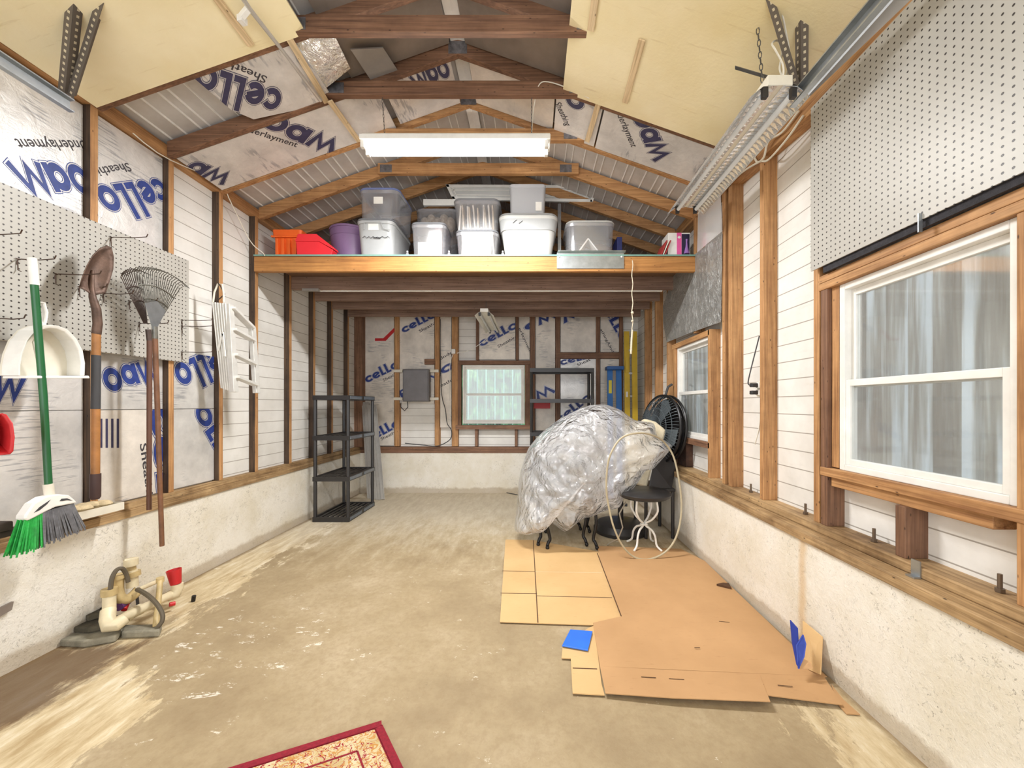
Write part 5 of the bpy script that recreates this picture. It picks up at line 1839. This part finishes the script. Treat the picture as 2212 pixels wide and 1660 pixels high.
# pieces propped on the right wall
P = [onX(1736, 1342, 1.285), onX(1778, 1377, 1.302), onX(1774, 1458, 1.25), onX(1738, 1442, 1.235)]
tag(MB().prism(P, (-0.005, 0, 0)).build('cardboard_offcut', M_card2), 'square cardboard offcut leaning against the right curb behind the blue tape piece', 'cardboard')
t = thing('folded_carton', 'folded scrap of carton covered in blue tape, standing by the right curb', 'cardboard', z2(1728, 1448))
A = [onX(1708, 1340, 1.19), onX(1724, 1358, 1.19), onX(1728, 1445, 1.15), onX(1722, 1436, 1.15), onX(1712, 1388, 1.17)]
MB().prism(A, (-0.004, 0, 0)).build('blue_flap', plain('blue_tape', hexc(36, 58, 150), 0.5), t)
B = [onX(1722, 1395, 1.16), onX(1736, 1372, 1.20), onX(1742, 1392, 1.2), onX(1738, 1420, 1.18), onX(1726, 1446, 1.15)]
MB().prism(B, (-0.004, 0.002, 0)).build('blue_flap', plain('blue_tape_lit', hexc(40, 66, 164), 0.5), t)  # lighter copy of the blue tape, lit side put into its colour
B = [onX(1726, 1447, 1.152), onX(1728, 1420, 1.17), onX(1752, 1432, 1.2), onX(1756, 1445, 1.2)]
MB().prism(B, (-0.003, 0.002, 0)).build('brown_flap', M_card, t)

# rug ------------------------------------------------------------------
def mat_rug():
    t = NT('rug_scrolls')
    v = t.coords(geo=True)
    col = t.ramp(t.noise(v, 9, 3), [(0.4, hexc(184, 164, 118)), (0.6, hexc(208, 192, 156))])
    for sc, c, w in ((26, hexc(150, 34, 44), 0.022), (38, hexc(186, 134, 70), 0.03)):
        n1 = t.noise(v, sc, 2, 0.5, 1.2)
        ln = t.math('LESS_THAN', t.math('ABSOLUTE', t.math('SUBTRACT', n1, 0.5)), w)
        col = t.mix(ln, col, c)
    t.bump(t.noise(v, 400, 2), 0.4, 0.002)
    return t.base(col, 0.95)
M_rugb = plain('rug_red', hexc(140, 24, 42), 0.95, 0, 0.15, 90, 0.4)
A = z2(822, 1560, 0.008); e1 = (z2(500, 1660, 0.008) - A).normalized(); e2 = (z2(870, 1660, 0.008) - A).normalized()
t = thing('rug', 'patterned cream rug with dark red border, its corner at the bottom edge of the photo', 'rug', (A.x, A.y, 0))
L1, L2 = 1.0, 1.3
def rp(a, b, z=0.008): return V((A.x, A.y, z)) + e1 * a + e2 * b
MB().prism([rp(0, 0), rp(L1, 0), rp(L1, L2), rp(0, L2)], (0, 0, -0.007)).build('backing', M_rugb, t)
MB().prism([rp(.03, .03, .0085), rp(L1 - .03, .03, .0085), rp(L1 - .03, L2 - .03, .0085), rp(.03, L2 - .03, .0085)], (0, 0, 0.001)).build('field', mat_rug(), t)
for d in (0.105,):
    for p, q3 in (((d, d), (L1 - d, d)), ((L1 - d, d), (L1 - d, L2 - d)), ((d, L2 - d), (L1 - d, L2 - d)), ((d, d), (d, L2 - d))):
        MB().bar(rp(*p, .0105), rp(*q3, .0105), 0.006, 0.001).build('border_line', M_rugb, t)
for p, q3, w in (((0, .0125), (L1, .0125), .025), ((0.0125, 0.0252), (.0125, L2), .025)):
    MB().bar(rp(*p, .0105), rp(*q3, .0105), w, 0.003).build('red_border', M_rugb, t)

# shelving units ---------------------------------------------------------
def shelving(label, x0, x1, y0, y1, zs, tint):
    t = thing('shelving_unit', label, 'shelf', ((x0 + x1) / 2, (y0 + y1) / 2, 0))
    for z in zs:
        mb = MB()
        mb.box((x0, y0, z - .035), (x1, y0 + .018, z + .012)).box((x0, y1 - .018, z - .035), (x1, y1, z + .012))
        mb.box((x0, y0 + .018, z - .035), (x0 + .018, y1 - .018, z + .012)).box((x1 - .018, y0 + .018, z - .035), (x1, y1 - .018, z + .012))
        lng = (y1 - y0) > (x1 - x0)
        n = 7
        for k in range(1, n):
            if lng:
                x = x0 + (x1 - x0) * k / n
                mb.box((x - .012, y0 + .018, z - .008), (x + .012, y1 - .018, z + .004))
            else:
                y = y0 + (y1 - y0) * k / n
                mb.box((x0 + .018, y - .012, z - .008), (x1 - .018, y + .012, z + .004))
        if lng:
            mb.box((x0 + .018, (y0 + y1) / 2 - .02, z - .012), (x1 - .018, (y0 + y1) / 2 + .02, z - .0085))
        so = mb.build('shelf', M_black, t)
        if tint:
            a, b = z - .026, z + .006
            ym = (y0 + y1) / 2
            for ya, yb2 in ((y0 + .02, ym - .03), (ym + .03, y1 - .02)):
                MB().box((x1, ya, a), (x1 + .003, yb2, b)).build('edge_panel', tint, so, bevel=0.001)
    for x in (x0 + .019, x1 - .019):
        for y in (y0 + .019, y1 - .019):
            for za, zb in zip(zs[:-1], zs[1:]):
                MB().tube([(x, y, za + .0121), (x, y, zb - .0351)], 0.0185, 8).build('post', M_black, t, smooth=True)
    return t
M_sheen = plain('painted_edge_sheen', hexc(96, 104, 114), 0.12)  # black plastic edge lightened, window sheen put into the colour
shelving('empty black plastic shelving unit along the left wall', -2.25, -1.875, 3.93, 4.57, [0.036, 0.45, 0.87, 1.285], M_sheen)
shelving('empty black plastic shelving unit right of the back window', -0.03, 0.76, 4.72, 5.08, [0.036, 0.44, 0.85, 1.26, 1.64], None)
tag(MB().box((0.02, 5.10, 1.27), (0.24, 5.2, 1.28)).box((0.02, 5.17, 1.15), (0.24, 5.2, 1.268)).build('red_tray', M_red), 'red plastic tray on the wall behind the black shelf by the back window', 'tray')

# white corrugated strips leaning in the back left corner
for k, (xa, xb, lab) in enumerate(((-2.245, -2.06, 'leftmost'), (-2.19, -1.985, 'middle'), (-2.13, -1.92, 'rightmost'))):
    a, b = V((xa, 5.19 - .035 * k, 1.24 - .02 * k)), V((xb, 4.93 - 0.035 * k, 0.002))
    mb = MB()
    s = V((1, 0, 0.1)).normalized()
    n = V((0, -1, 0))
    prof = [(-0.06, 0), (-0.035, 0), (-0.025, .018), (0.0, .018), (0.012, 0), (0.04, 0), (0.05, .018), (0.06, .018)]
    pr = prof + [(u, v - .003) for u, v in reversed(prof)]
    vs = [a + s * u + n * v for u, v in pr] + [b + s * u + n * v for u, v in pr]
    m = len(pr)
    mb.add(vs, [tuple(range(m)), tuple(range(2 * m - 1, m - 1, -1))] + [(i, i + m, (i + 1) % m + m, (i + 1) % m) for i in range(m)])
    tag(mb.build('metal_strip', M_alu), '%s of three pale ribbed metal strips leaning in the back left corner' % lab, 'metal strip', 'pale ribbed metal strips in the back left corner')

# ladders in the back right corner
M_lblue = plain('blue_fibreglass', hexc(44, 112, 186), 0.45)
M_lyel = plain('yellow_fibreglass', hexc(214, 180, 54), 0.45)
M_lystk = plain('yellow_sticker', hexc(232, 214, 60), 0.5)
def lad(label, cat, mat, xs, zt, y0, lean, zst, name='stepladder'):
    t = thing(name, label, cat, (sum(xs) / 2, y0, 0))
    for x in xs:
        MB().bar((x, y0 - lean, 0.001), (x + 0.02, y0 + .06, zt), 0.07, 0.026, up=(0, 1, 0)).build('rail', mat, t, bevel=0.003)
    for z in zst:
        f = z / zt
        y = y0 - lean + (lean + .06) * f
        MB().box((xs[0] + .036 + .02 * f, y - .02, z - .012), (xs[1] - .036 + .02 * f, y + .03, z + .012)).build('step', M_alu, t)
    return t
b = lad('blue fibreglass stepladder with a yellow sticker, folded in the back right corner', 'ladder', M_lblue, (1.0, 1.115), 1.66, 5.0, 0.10, ())
MB().box((0.965, 4.955, 1.655), (1.185, 5.1, 1.70)).build('top_cap', plain('blue_cap', hexc(40, 92, 158), 0.5), b, bevel=0.004)
MB().box((0.995, 5.006, 1.35), (1.035, 5.0085, 1.52)).build('sticker', M_lystk, b)
y = lad('tall yellow fibreglass ladder standing in the back right corner', 'ladder', M_lyel, (1.225, 1.325), 2.17, 5.02, 0.10, (), 'extension_ladder')
MB().box((1.21, 4.99, 1.62), (1.25, 4.997, 1.82)).build('sticker', M_lyel, y)
for z in (0.4, 0.7, 1.0, 1.3, 1.6, 1.9):
    MB().box((1.262, 5.02, z), (1.305, 5.04, z + 0.025)).build('rung', M_alu, y)
MB().box((1.21, 4.965, 1.30), (1.235, 4.972, 1.37)).build('white_label', M_white, y)

# stacked iron chairs under the plastic ---------------------------------
def iron_chair(label, ox, oy, dz, back=True):
    cx, cy = 0.33 + ox, 3.42 + oy
    t = thing('patio_chair', label, 'chair', (cx, cy, 0), 'black iron patio chairs stacked under the plastic')
    sz = 0.42 + dz
    for sx in (-1, 1):
        for sy in (-1, 1):
            fx, fy = cx + sx * 0.205, cy + sy * 0.205
            tx, ty = cx + sx * 0.17, cy + sy * 0.17
            pts = [V((tx, ty, sz)), V((tx + sx * .03, ty + sy * .01, sz * .72)), V((tx + sx * .035, ty + sy * .02, sz * .45)), V((tx + sx * .012, ty + sy * .02, sz * .18)),
                   V((fx - sx * .01, fy, 0.05)), V((fx, fy - .01, 0.022)), V((fx - sx * .0, fy - .035, 0.016))]
            mb = MB().tube(cr(pts, 4), 0.0135, 10)
            mb.sphere((fx, fy - .035, .0165), 0.016, 10, 8)
            mb.build('leg', M_iron, t, smooth=True)
    ring = [V((cx + .21 * math.cos(a), cy + .21 * math.sin(a), sz)) for a in [2 * PI * k / 24 for k in range(24)]]
    MB().tube(ring, 0.012, 8, closed=True).build('seat_ring', M_iron, t, smooth=True)
    mb = MB()
    for k in range(-4, 5):
        h = math.sqrt(max(0, .2 ** 2 - (k * .045) ** 2))
        mb.bar((cx + k * .045, cy - h, sz), (cx + k * .045, cy + h, sz), 0.02, 0.004)
    mb.build('seat', M_iron, t)
    arch = [V((cx + .19 * math.cos(a), cy + .2 + .05 * math.sin(a) , sz + (.30 * math.sin(a)) ** 1 + 0.05)) for a in [PI * k / 14 for k in range(15)]]
    MB().tube([V((cx + .17, cy + .17, sz))] + arch + [V((cx - .17, cy + .17, sz))], 0.011, 8).build('backrest', M_iron, t, smooth=True)
    return t
iron_chair('black iron patio chair, front of the plastic covered stack, curled feet on the carton', 0, 0, 0)
iron_chair('black iron patio chair, just behind the front one in the covered stack', -0.075, 0.075, 0.04)

# clear plastic cover -------------------------------------------------------
def mat_cover():
    t = NT('crumpled_clear_plastic')
    v = t.coords()
    n1 = t.noise(v, 7, 4, 0.6, 2.5)
    vo = t.n('ShaderNodeTexVoronoi', feature='DISTANCE_TO_EDGE')
    vo.inputs['Scale'].default_value = 9
    t.l(t.mix(0.25, v, t.n('ShaderNodeTexNoise').outputs['Color']), vo.inputs['Vector'])
    h = t.math('ADD', n1, t.math('MULTIPLY', vo.outputs['Distance'], 1.4))
    b = t.n('ShaderNodeBump')
    b.inputs['Strength'].default_value = 0.8
    b.inputs['Distance'].default_value = 0.05
    t.l(h, b.inputs['Height'])
    tr = t.n('ShaderNodeBsdfTransparent')
    tr.inputs[0].default_value = (0.96, 0.965, 0.975, 1)
    df = t.n('ShaderNodeBsdfDiffuse')
    df.inputs[0].default_value = (0.93, 0.94, 0.95, 1)
    tl = t.n('ShaderNodeBsdfTranslucent')
    tl.inputs[0].default_value = (0.93, 0.94, 0.95, 1)
    m0 = t.n('ShaderNodeMixShader')
    m0.inputs[0].default_value = 0.4
    t.l(df.outputs[0], m0.inputs[1])
    t.l(tl.outputs[0], m0.inputs[2])
    gl = t.n('ShaderNodeBsdfGlossy')
    gl.inputs['Roughness'].default_value = 0.10
    t.l(b.outputs[0], gl.inputs['Normal'])
    m1 = t.n('ShaderNodeMixShader')
    m1.inputs[0].default_value = 0.42
    t.l(tr.outputs[0], m1.inputs[1])
    t.l(m0.outputs[0], m1.inputs[2])
    m2 = t.n('ShaderNodeMixShader')
    fr = t.n('ShaderNodeFresnel')
    fr.inputs[0].default_value = 1.7
    t.l(b.outputs[0], fr.inputs['Normal'])
    bf = t.n('ShaderNodeNewGeometry').outputs['Backfacing']
    t.l(t.math('MULTIPLY', t.math('MULTIPLY', fr.outputs[0], 2.2), t.math('SUBTRACT', 1.0, t.math('MULTIPLY', bf, 1.0))), m2.inputs[0])
    t.l(m1.outputs[0], m2.inputs[1])
    t.l(gl.outputs[0], m2.inputs[2])
    t.l(m2.outputs[0], t.out.inputs[0])
    return t.m
sil = [(1112, 1142), (1116, 1100), (1120, 1050), (1126, 1015), (1140, 972), (1152, 955), (1176, 930), (1210, 905), (1245, 887), (1275, 876), (1310, 875), (1340, 886), (1372, 908), (1410, 914), (1418, 940), (1448, 960), (1440, 975), (1412, 1006), (1395, 1010),
       (1375, 1040), (1345, 1072), (1332, 1092), (1300, 1100), (1270, 1112), (1252, 1116), (1232, 1128), (1214, 1142), (1196, 1130), (1176, 1117), (1160, 1120), (1155, 1145), (1135, 1150)]
dc = 3.42
cxp, cyp = 1262, 1010
def smooth_poly(pts, k=9):
    out = []
    n = len(pts)
    for i in range(n):
        p0, p1, p2, p3 = [V(pts[(i + j) % n] + (0,)) for j in (-1, 0, 1, 2)]
        for s in range(k):
            f = s / k
            c = 0.5 * ((2 * p1) + (-p0 + p2) * f + (2 * p0 - 5 * p1 + 4 * p2 - p3) * f * f + (-p0 + 3 * p1 - 3 * p2 + p3) * f ** 3)
            out.append((c.x * .6 + (p1.lerp(p2, f)).x * .4, c.y * .6 + (p1.lerp(p2, f)).y * .4))
    return out
ring0 = smooth_poly(sil)
n = len(ring0)
vs, fs = [], []
RING = 60
for half in (-1, 1):
    base = len(vs)
    for k in range(RING + 1):
        r = 1 - k / RING
        prof = (1 - r ** 2.6) ** 0.5
        for (x, y) in ring0:
            px, py = cxp + (x - cxp) * r, cyp + (y - cyp) * r
            p = W(px, py, dc)
            bulge = 0.40 if half < 0 else 0.34
            lo = max(0.0, min(1.0, (1.0 - p.z) / 0.8))
            p.y += half * bulge * prof * (0.7 + 0.3 * lo)
            w = noise.noise(p * 2.3) * 0.05
            u1 = p.x * 0.75 + p.z * 0.66
            u2 = p.x * -0.55 + p.z * 0.83
            rid = (abs(noise.noise(V((u1 * 6, u2 * 2.4, 1.7)))) * 0.10 + abs(noise.noise(V((u1 * 3, u2 * 8, 5.2)))) * 0.07
                   + abs(noise.noise(V((u1 * 13, u2 * 9, 9.2)))) * 0.02) * (0.35 + 0.65 * lo)
            p.y += half * (w + rid) * (1 - r ** 8)
            vs.append(p)
    for k in range(RING):
        for i in range(n):
            a, b = base + k * n + i, base + k * n + (i + 1) % n
            c, d = base + (k + 1) * n + (i + 1) % n, base + (k + 1) * n + i
            fs.append((a, b, c, d) if half < 0 else (d, c, b, a))
mb = MB().add(vs, fs)
cv = mb.build('plastic_cover', mat_cover())
cv.data.polygons.foreach_set('use_smooth', [True] * len(cv.data.polygons))
tag(cv, 'crumpled clear plastic sheet draped over the stack of iron chairs', 'plastic cover')

# cushions inside and beside the cover
M_cush = plain('cream_cushion', hexc(226, 214, 184), 0.8, 0, 0.12, 10, 0.4)
def lump(name, label, cat, c, r, sc, mat, amp=0.03):
    mb = MB().sphere(c, r, 28, 18, sc)
    for i, v in enumerate(mb.v):
        d = (v - V(c))
        mb.v[i] = v + d * (noise.noise(v * 9) * amp / r)
    return tag(mb.build(name, mat, smooth=True), label, cat)
def pad(name, label, pts, y, dep, mat):
    mb = MB()
    o = mb.prism([W(a, b, y) for a, b in pts], (0, dep, 0)).build(name, mat, bevel=0.02)
    return tag(o, label, 'cushion')
pad('seat_cushion', 'cream seat cushion sticking out right of the plastic cover', [(1362, 1044), (1398, 1056), (1412, 1000), (1432, 962), (1440, 930), (1418, 912), (1395, 905), (1352, 950)], 3.50, 0.09, M_cush)
lump('dark_bag', 'dark bag of padding low inside the covered stack', 'bag', (0.16, 3.44, 0.62), 0.17, (1.1, 0.8, 0.7), M_dark)

# black chair back behind the stool and black stool seat on white iron legs
mb = MB()
mb.prism([W(1400, 1060, 3.45), W(1452, 1058, 3.45), W(1462, 1000, 3.55), W(1460, 960, 3.6), W(1440, 955, 3.6), W(1412, 1005, 3.5)], (0, 0.02, 0))
t = thing('plastic_chair', 'black plastic chair pushed into the corner behind the white iron stool', 'chair', (1.12, 3.55, 0))
mb.build('backrest', M_black, t, bevel=0.01)
for x, y in ((1.02, 3.45), (1.26, 3.45), (1.02, 3.8), (1.26, 3.8)):
    MB().tube([(x, y, 0.001), (x, y, 0.42)], 0.016, 8).build('leg', M_black, t)
MB().box((1.0, 3.43, 0.4205), (1.28, 3.82, 0.45)).build('seat', M_black, t, bevel=0.008)
sx, sy, sz = 0.935, 3.22, 0.43
t = thing('stool', 'round stool with black seat on curved white iron legs', 'stool', (sx, sy, 0))
MB().lathe([(0.02, 0.0), (0.19, 0.0), (0.215, 0.015), (0.22, 0.035), (0.20, 0.05), (0.02, 0.055)], (sx, sy, sz), n=36).build('seat', M_black, t, smooth=True)
for k in range(4):
    a = PI / 4 + k * PI / 2
    d = V((math.cos(a), math.sin(a), 0))
    c = V((sx, sy, 0))
    pts = [c + d * .11 + V((0, 0, sz - .004)), c + d * .12 + V((0, 0, sz - .05)), c + d * .12 + V((0, 0, .32)), c + d * .07 + V((0, 0, .25)), c + d * .018 + V((0, 0, .215)),
           c + d * .018 + V((0, 0, .19)), c + d * .07 + V((0, 0, .165)), c + d * .10 + V((0, 0, .12)), c + d * .115 + V((0, 0, .05)), c + d * .16 + V((0, 0, .016))]
    MB().tube(cr(pts, 5), 0.0085, 8).build('leg', M_white, t, smooth=True)
MB().tube([V((sx + .11 * math.cos(a), sy + .11 * math.sin(a), sz - .012)) for a in [2 * PI * k / 20 for k in range(20)]], 0.007, 6, closed=True).build('ring', M_white, t, smooth=True)
MB().tube([V((sx + .026 * math.cos(a), sy + .026 * math.sin(a), .202)) for a in [2 * PI * k / 12 for k in range(12)]], 0.008, 6, closed=True).build('collar', M_white, t, smooth=True)
# umbrella base
t = thing('umbrella_stand', 'heavy round black umbrella stand with short pole behind the stool', 'stand', (0.84, 3.66, 0))
MB().lathe([(0.25, 0), (0.255, 0.03), (0.22, 0.08), (0.12, 0.105), (0.03, 0.11)], (0.84, 3.66, 0.001), n=40).build('base', M_black, t, smooth=True)
MB().tube([(0.84, 3.66, 0.1), (0.84, 3.66, 0.46)], 0.026, 14).build('pole', M_black, t, smooth=True)
MB().tube([(0.866, 3.65, 0.25), (0.90, 3.64, 0.25)], 0.014, 10).build('knob', M_black, t)

# fan ---------------------------------------------------------------------------
M_fan = plain('fan_grille', hexc(96, 104, 108), 0.45, 0.2)
fc = V((1.225, 3.70, 0.965))
fn = V((-0.95, -0.24, 0.10)).normalized()
fu = V((0, 0, 1)); fs_ = fn.cross(fu).normalized(); fu = fs_.cross(fn).normalized()
t = thing('fan', 'large round black fan tilted against the studs behind the plastic cover', 'fan', (fc.x + .1, fc.y + .1, 0.63))
R = 0.325
def fp(r, a, h): return fc + (fs_ * math.cos(a) + fu * math.sin(a)) * r + fn * h
for r, h in ((R, 0.0), (R, -0.06)):
    MB().tube([fp(r, 2 * PI * k / 48, h) for k in range(48)], 0.013, 8, closed=True).build('rim', M_iron, t, smooth=True)
for k in range(60):
    a = 2 * PI * k / 60
    MB().tube([fp(0.07, a, .075), fp(0.18, a + .06, .065), fp(0.29, a + .12, .03), fp(R, a + .14, 0)], 0.0022, 4).build('grille_wire', M_fan, t)
for r, h in ((0.13, .071), (0.2, .062), (0.26, .043)):
    MB().tube([fp(r, 2 * PI * k / 40, h) for k in range(40)], 0.003, 4, closed=True).build('grille_ring', M_fan, t)
for k in range(4):
    a = 2 * PI * k / 4 + .3
    mb = MB().add([fp(.05, a - .3, .02), fp(.28, a - .35, -.01), fp(.30, a + .1, .01), fp(.28, a + .5, .03), fp(.05, a + .5, .03)], [(0, 1, 2, 3, 4)])
    bo = mb.build('blade', M_fan, t)
    bo.modifiers.new('solid', 'SOLIDIFY').thickness = 0.003
MB().lathe([(0.075, -0.03), (0.075, .085), (0.05, .10)], fc, fn, 24).build('hub', M_iron, t, smooth=True)
MB().lathe([(0.30, -0.062), (0.16, -0.10), (0.10, -0.16)], fc, fn, 28).build('rear_cowl', M_iron, t, smooth=True)
MB().tube([fc + fn * .1, fc + fn * .1 + V((-.09, -.0, .0))], 0.02, 10).build('hub_shaft', M_iron, t)
MB().tube([fp(R, PI / 2, -.03), fp(R + .09, PI / 2, -.05), fp(R + .12, PI / 2, -.09)], 0.012, 8).build('carry_handle', M_dark, t, smooth=True)
MB().tube([fc - fn * .12, V((fc.x + .04, fc.y + .12, 0.64))], 0.018, 10).build('stand_pole', M_iron, t)
tag(MB().box((1.40, 3.50, 0.632), (1.465, 3.71, 0.852)).build('wood_block', plain('dark_wood_block', hexc(84, 58, 44), 0.8, 0, 0.3, 12, 0.4), bevel=0.004), 'dark weathered wood block under the sill of the far right window', 'wood block')

# hose loop
pts = [(1440, 962, 3.16), (1456, 990, 3.14), (1467, 1040, 3.10), (1472, 1090, 3.06), (1468, 1135, 3.02), (1455, 1172, 2.99), (1432, 1197, 2.97), (1400, 1209, 2.96), (1370, 1204, 2.96), (1345, 1180, 2.96),
       (1326, 1140, 2.97), (1316, 1100, 2.99), (1310, 1060, 3.00), (1312, 1010, 3.0), (1322, 975, 3.0), (1345, 945, 3.02), (1385, 936, 3.06), (1420, 945, 3.12)]
o = MB().tube(cr([W(*p) for p in pts], 6, True), 0.0075, 8, closed=True).build('hose_loop', plain('beige_hose', hexc(176, 164, 136), 0.5), smooth=True)
tag(o, 'big upright loop of beige hose leaning over the white iron stool', 'hose')
o = MB().tube([W(1352, 1085, 3.3), W(1338, 1110, 3.25), W(1345, 1140, 3.2), W(1335, 1165, 3.2), W(1320, 1172, 3.24), W(1312, 1178, 3.27)], 0.006, 8).build('hose_end', plain('grey_hose', hexc(160, 150, 132), 0.5), smooth=True)
tag(o, 'short grey hose end dangling left of the white iron stool', 'hose')

# pump plumbing on the floor by the left wall -----------------------------------
M_pvc = plain('cream_pvc', hexc(222, 208, 174), 0.45, 0, 0.1, 12)
M_brass = plain('dirty_pvc', hexc(196, 172, 122), 0.5, 0, 0.15, 14)
M_hose = plain('dark_hose', hexc(92, 82, 66), 0.6)
M_primer = plain('purple_primer', hexc(92, 48, 110), 0.5)
t = thing('pump_plumbing', 'assembly of cream plastic pipes, elbows and hose on the floor by the left wall', 'plumbing', (-2.1, 2.05, 0))
def T(name, pts, r, m, n=14, parent=None):
    P = [W(*p) for p in pts]
    return MB().tube(P if isinstance(r, list) or len(P) < 3 else cr(P, 5), r, n).build(name, m, parent or t, smooth=True)
T('main_pipe', [(252, 1343, 1.97), (318, 1310, 2.12), (372, 1285, 2.27)], 0.023, M_pvc)
T('pipe_elbow', [(234, 1318, 1.98), (232, 1338, 1.955), (236, 1352, 1.945), (252, 1350, 1.955), (268, 1338, 1.985)], [0.030, 0.031, 0.034, 0.033, 0.029], M_pvc)
for a, b in ((288, 1324), (300, 1318), (274, 1333)):
    d = 1.97 + (a - 252) * .0025
    T('coupling', [(a - 4, b + 2, d - .008), (a + 4, b - 2, d + .012)], 0.0285, M_pvc)
T('end_elbow', [(362, 1290, 2.25), (378, 1284, 2.28), (383, 1270, 2.29), (383, 1262, 2.29)], [0.028, 0.030, 0.030, 0.028], M_pvc)
T('red_valve_handle', [(378, 1304, 2.24), (366, 1307, 2.22)], 0.012, M_red)
T('riser_pipe', [(236, 1322, 1.99), (236, 1282, 2.0)], 0.026, M_pvc)
T('riser_cap', [(236, 1286, 2.0), (236, 1272, 2.0)], 0.032, M_brass)
T('grey_hose', [(238, 1278, 1.99), (242, 1250, 2.0), (252, 1232, 2.02), (264, 1229, 2.04), (272, 1240, 2.06), (277, 1258, 2.07)], 0.010, M_hose, 8)
T('trap_pipe', [(255, 1246, 2.05), (254, 1274, 2.05), (258, 1290, 2.05), (270, 1296, 2.07), (284, 1290, 2.1), (300, 1274, 2.13)], 0.025, M_brass)
T('trap_collar', [(255, 1250, 2.05), (255, 1242, 2.05)], 0.031, M_brass)
T('valve_body', [(286, 1268, 2.12), (284, 1232, 2.12)], 0.026, M_pvc)
T('valve_union', [(285, 1246, 2.12), (284, 1236, 2.12)], 0.037, M_brass)
T('valve_cap', [(283, 1222, 2.12), (283, 1208, 2.12)], 0.030, M_pvc)
T('valve_handle', [(268, 1213, 2.10), (296, 1209, 2.14)], 0.012, M_pvc)
T('valve_neck', [(284, 1234, 2.12), (283, 1220, 2.12)], 0.020, M_brass)
T('primed_elbow', [(255, 1312, 2.04), (268, 1304, 2.08), (274, 1300, 2.1)], 0.022, M_primer)
T('red_fitting', [(268, 1318, 2.06), (276, 1300, 2.1)], 0.013, M_red)
T('frame_pipe', [(300, 1274, 2.14), (346, 1254, 2.28)], 0.012, M_pvc)
T('frame_leg', [(346, 1253, 2.18), (343, 1290, 2.12), (336, 1356, 2.02)], 0.013, M_brass)
T('frame_tee', [(346, 1258, 2.18), (346, 1248, 2.18)], 0.018, M_brass)
T('flexible_hose', [(296, 1274, 2.10), (312, 1282, 2.08), (328, 1294, 2.06), (342, 1310, 2.04), (351, 1328, 2.02), (350, 1343, 2.01), (342, 1354, 2.0)], 0.0105, M_hose, 8)
MB().tube([W(296, 1290, 2.2), W(298, 1310, 2.2)], 0.007).build('pin', M_dark, t)
t = thing('cup', 'red plastic cup standing on the end of the cream pipes', 'cup', W(383, 1262, 2.29))
c = W(382, 1262, 2.29)
MB().lathe([(0.026, 0.0), (0.036, 0.085), (0.034, 0.085), (0.024, 0.01)], W(380, 1264, 2.29) + V((0, 0, .006)), (-.15, 0, 1), 20).build('body', M_red, t, smooth=True)
M_stone = plain('grey_paver', hexc(140, 134, 116), 0.9, 0, 0.25, 12, 0.7)
M_stoned = plain('mossy_paver', hexc(78, 72, 58), 0.95, 0, 0.4, 10, 0.9)
def stone(label, px, z, h, mat):
    p = [onZ(a, b, z) for a, b in px]
    for k in p:
        k.x = max(k.x, -2.343)
    return tag(MB().prism(p, (0, 0, h)).build('paving_slab', mat, bevel=0.008), label, 'stone')
stone('curved grey paving slab, lowest of the stones under the cream pipes', [(128, 1398), (180, 1401), (250, 1388), (272, 1366), (220, 1352), (150, 1362)], 0.001, 0.035, M_stone)
stone('dark mossy slab in the middle of the stones under the cream pipes', [(140, 1368), (190, 1370), (255, 1356), (262, 1342), (205, 1336), (148, 1345)], 0.0365, 0.03, M_stoned)
stone('small black stone on top of the paving slabs by the wall', [(158, 1342), (190, 1344), (222, 1334), (218, 1322), (180, 1320), (156, 1328)], 0.067, 0.03, M_stoned)
stone('small rectangular grey block under the right end of the cream pipes', [(262, 1381), (345, 1377), (350, 1362), (268, 1364)], 0.001, 0.036, M_stone)
MBp = MB().tube([z2(417, 1300), z2(417, 1300) + V((0.006, 0, 0.035))], 0.011, 8)
tag(MBp.build('pipe_stub', M_iron), 'small black stub sticking out of the floor right of the red cup', 'stub')
o = MB().tube([V((-0.35, 5.22, .006)), V((-0.2, 5.1, .006)), V((-0.02, 5.12, .006)), V((.1, 5.2, .006))], 0.005, 6).build('floor_cable', M_dark, smooth=True)
tag(o, 'thin dark cable lying on the floor along the back wall', 'cable')
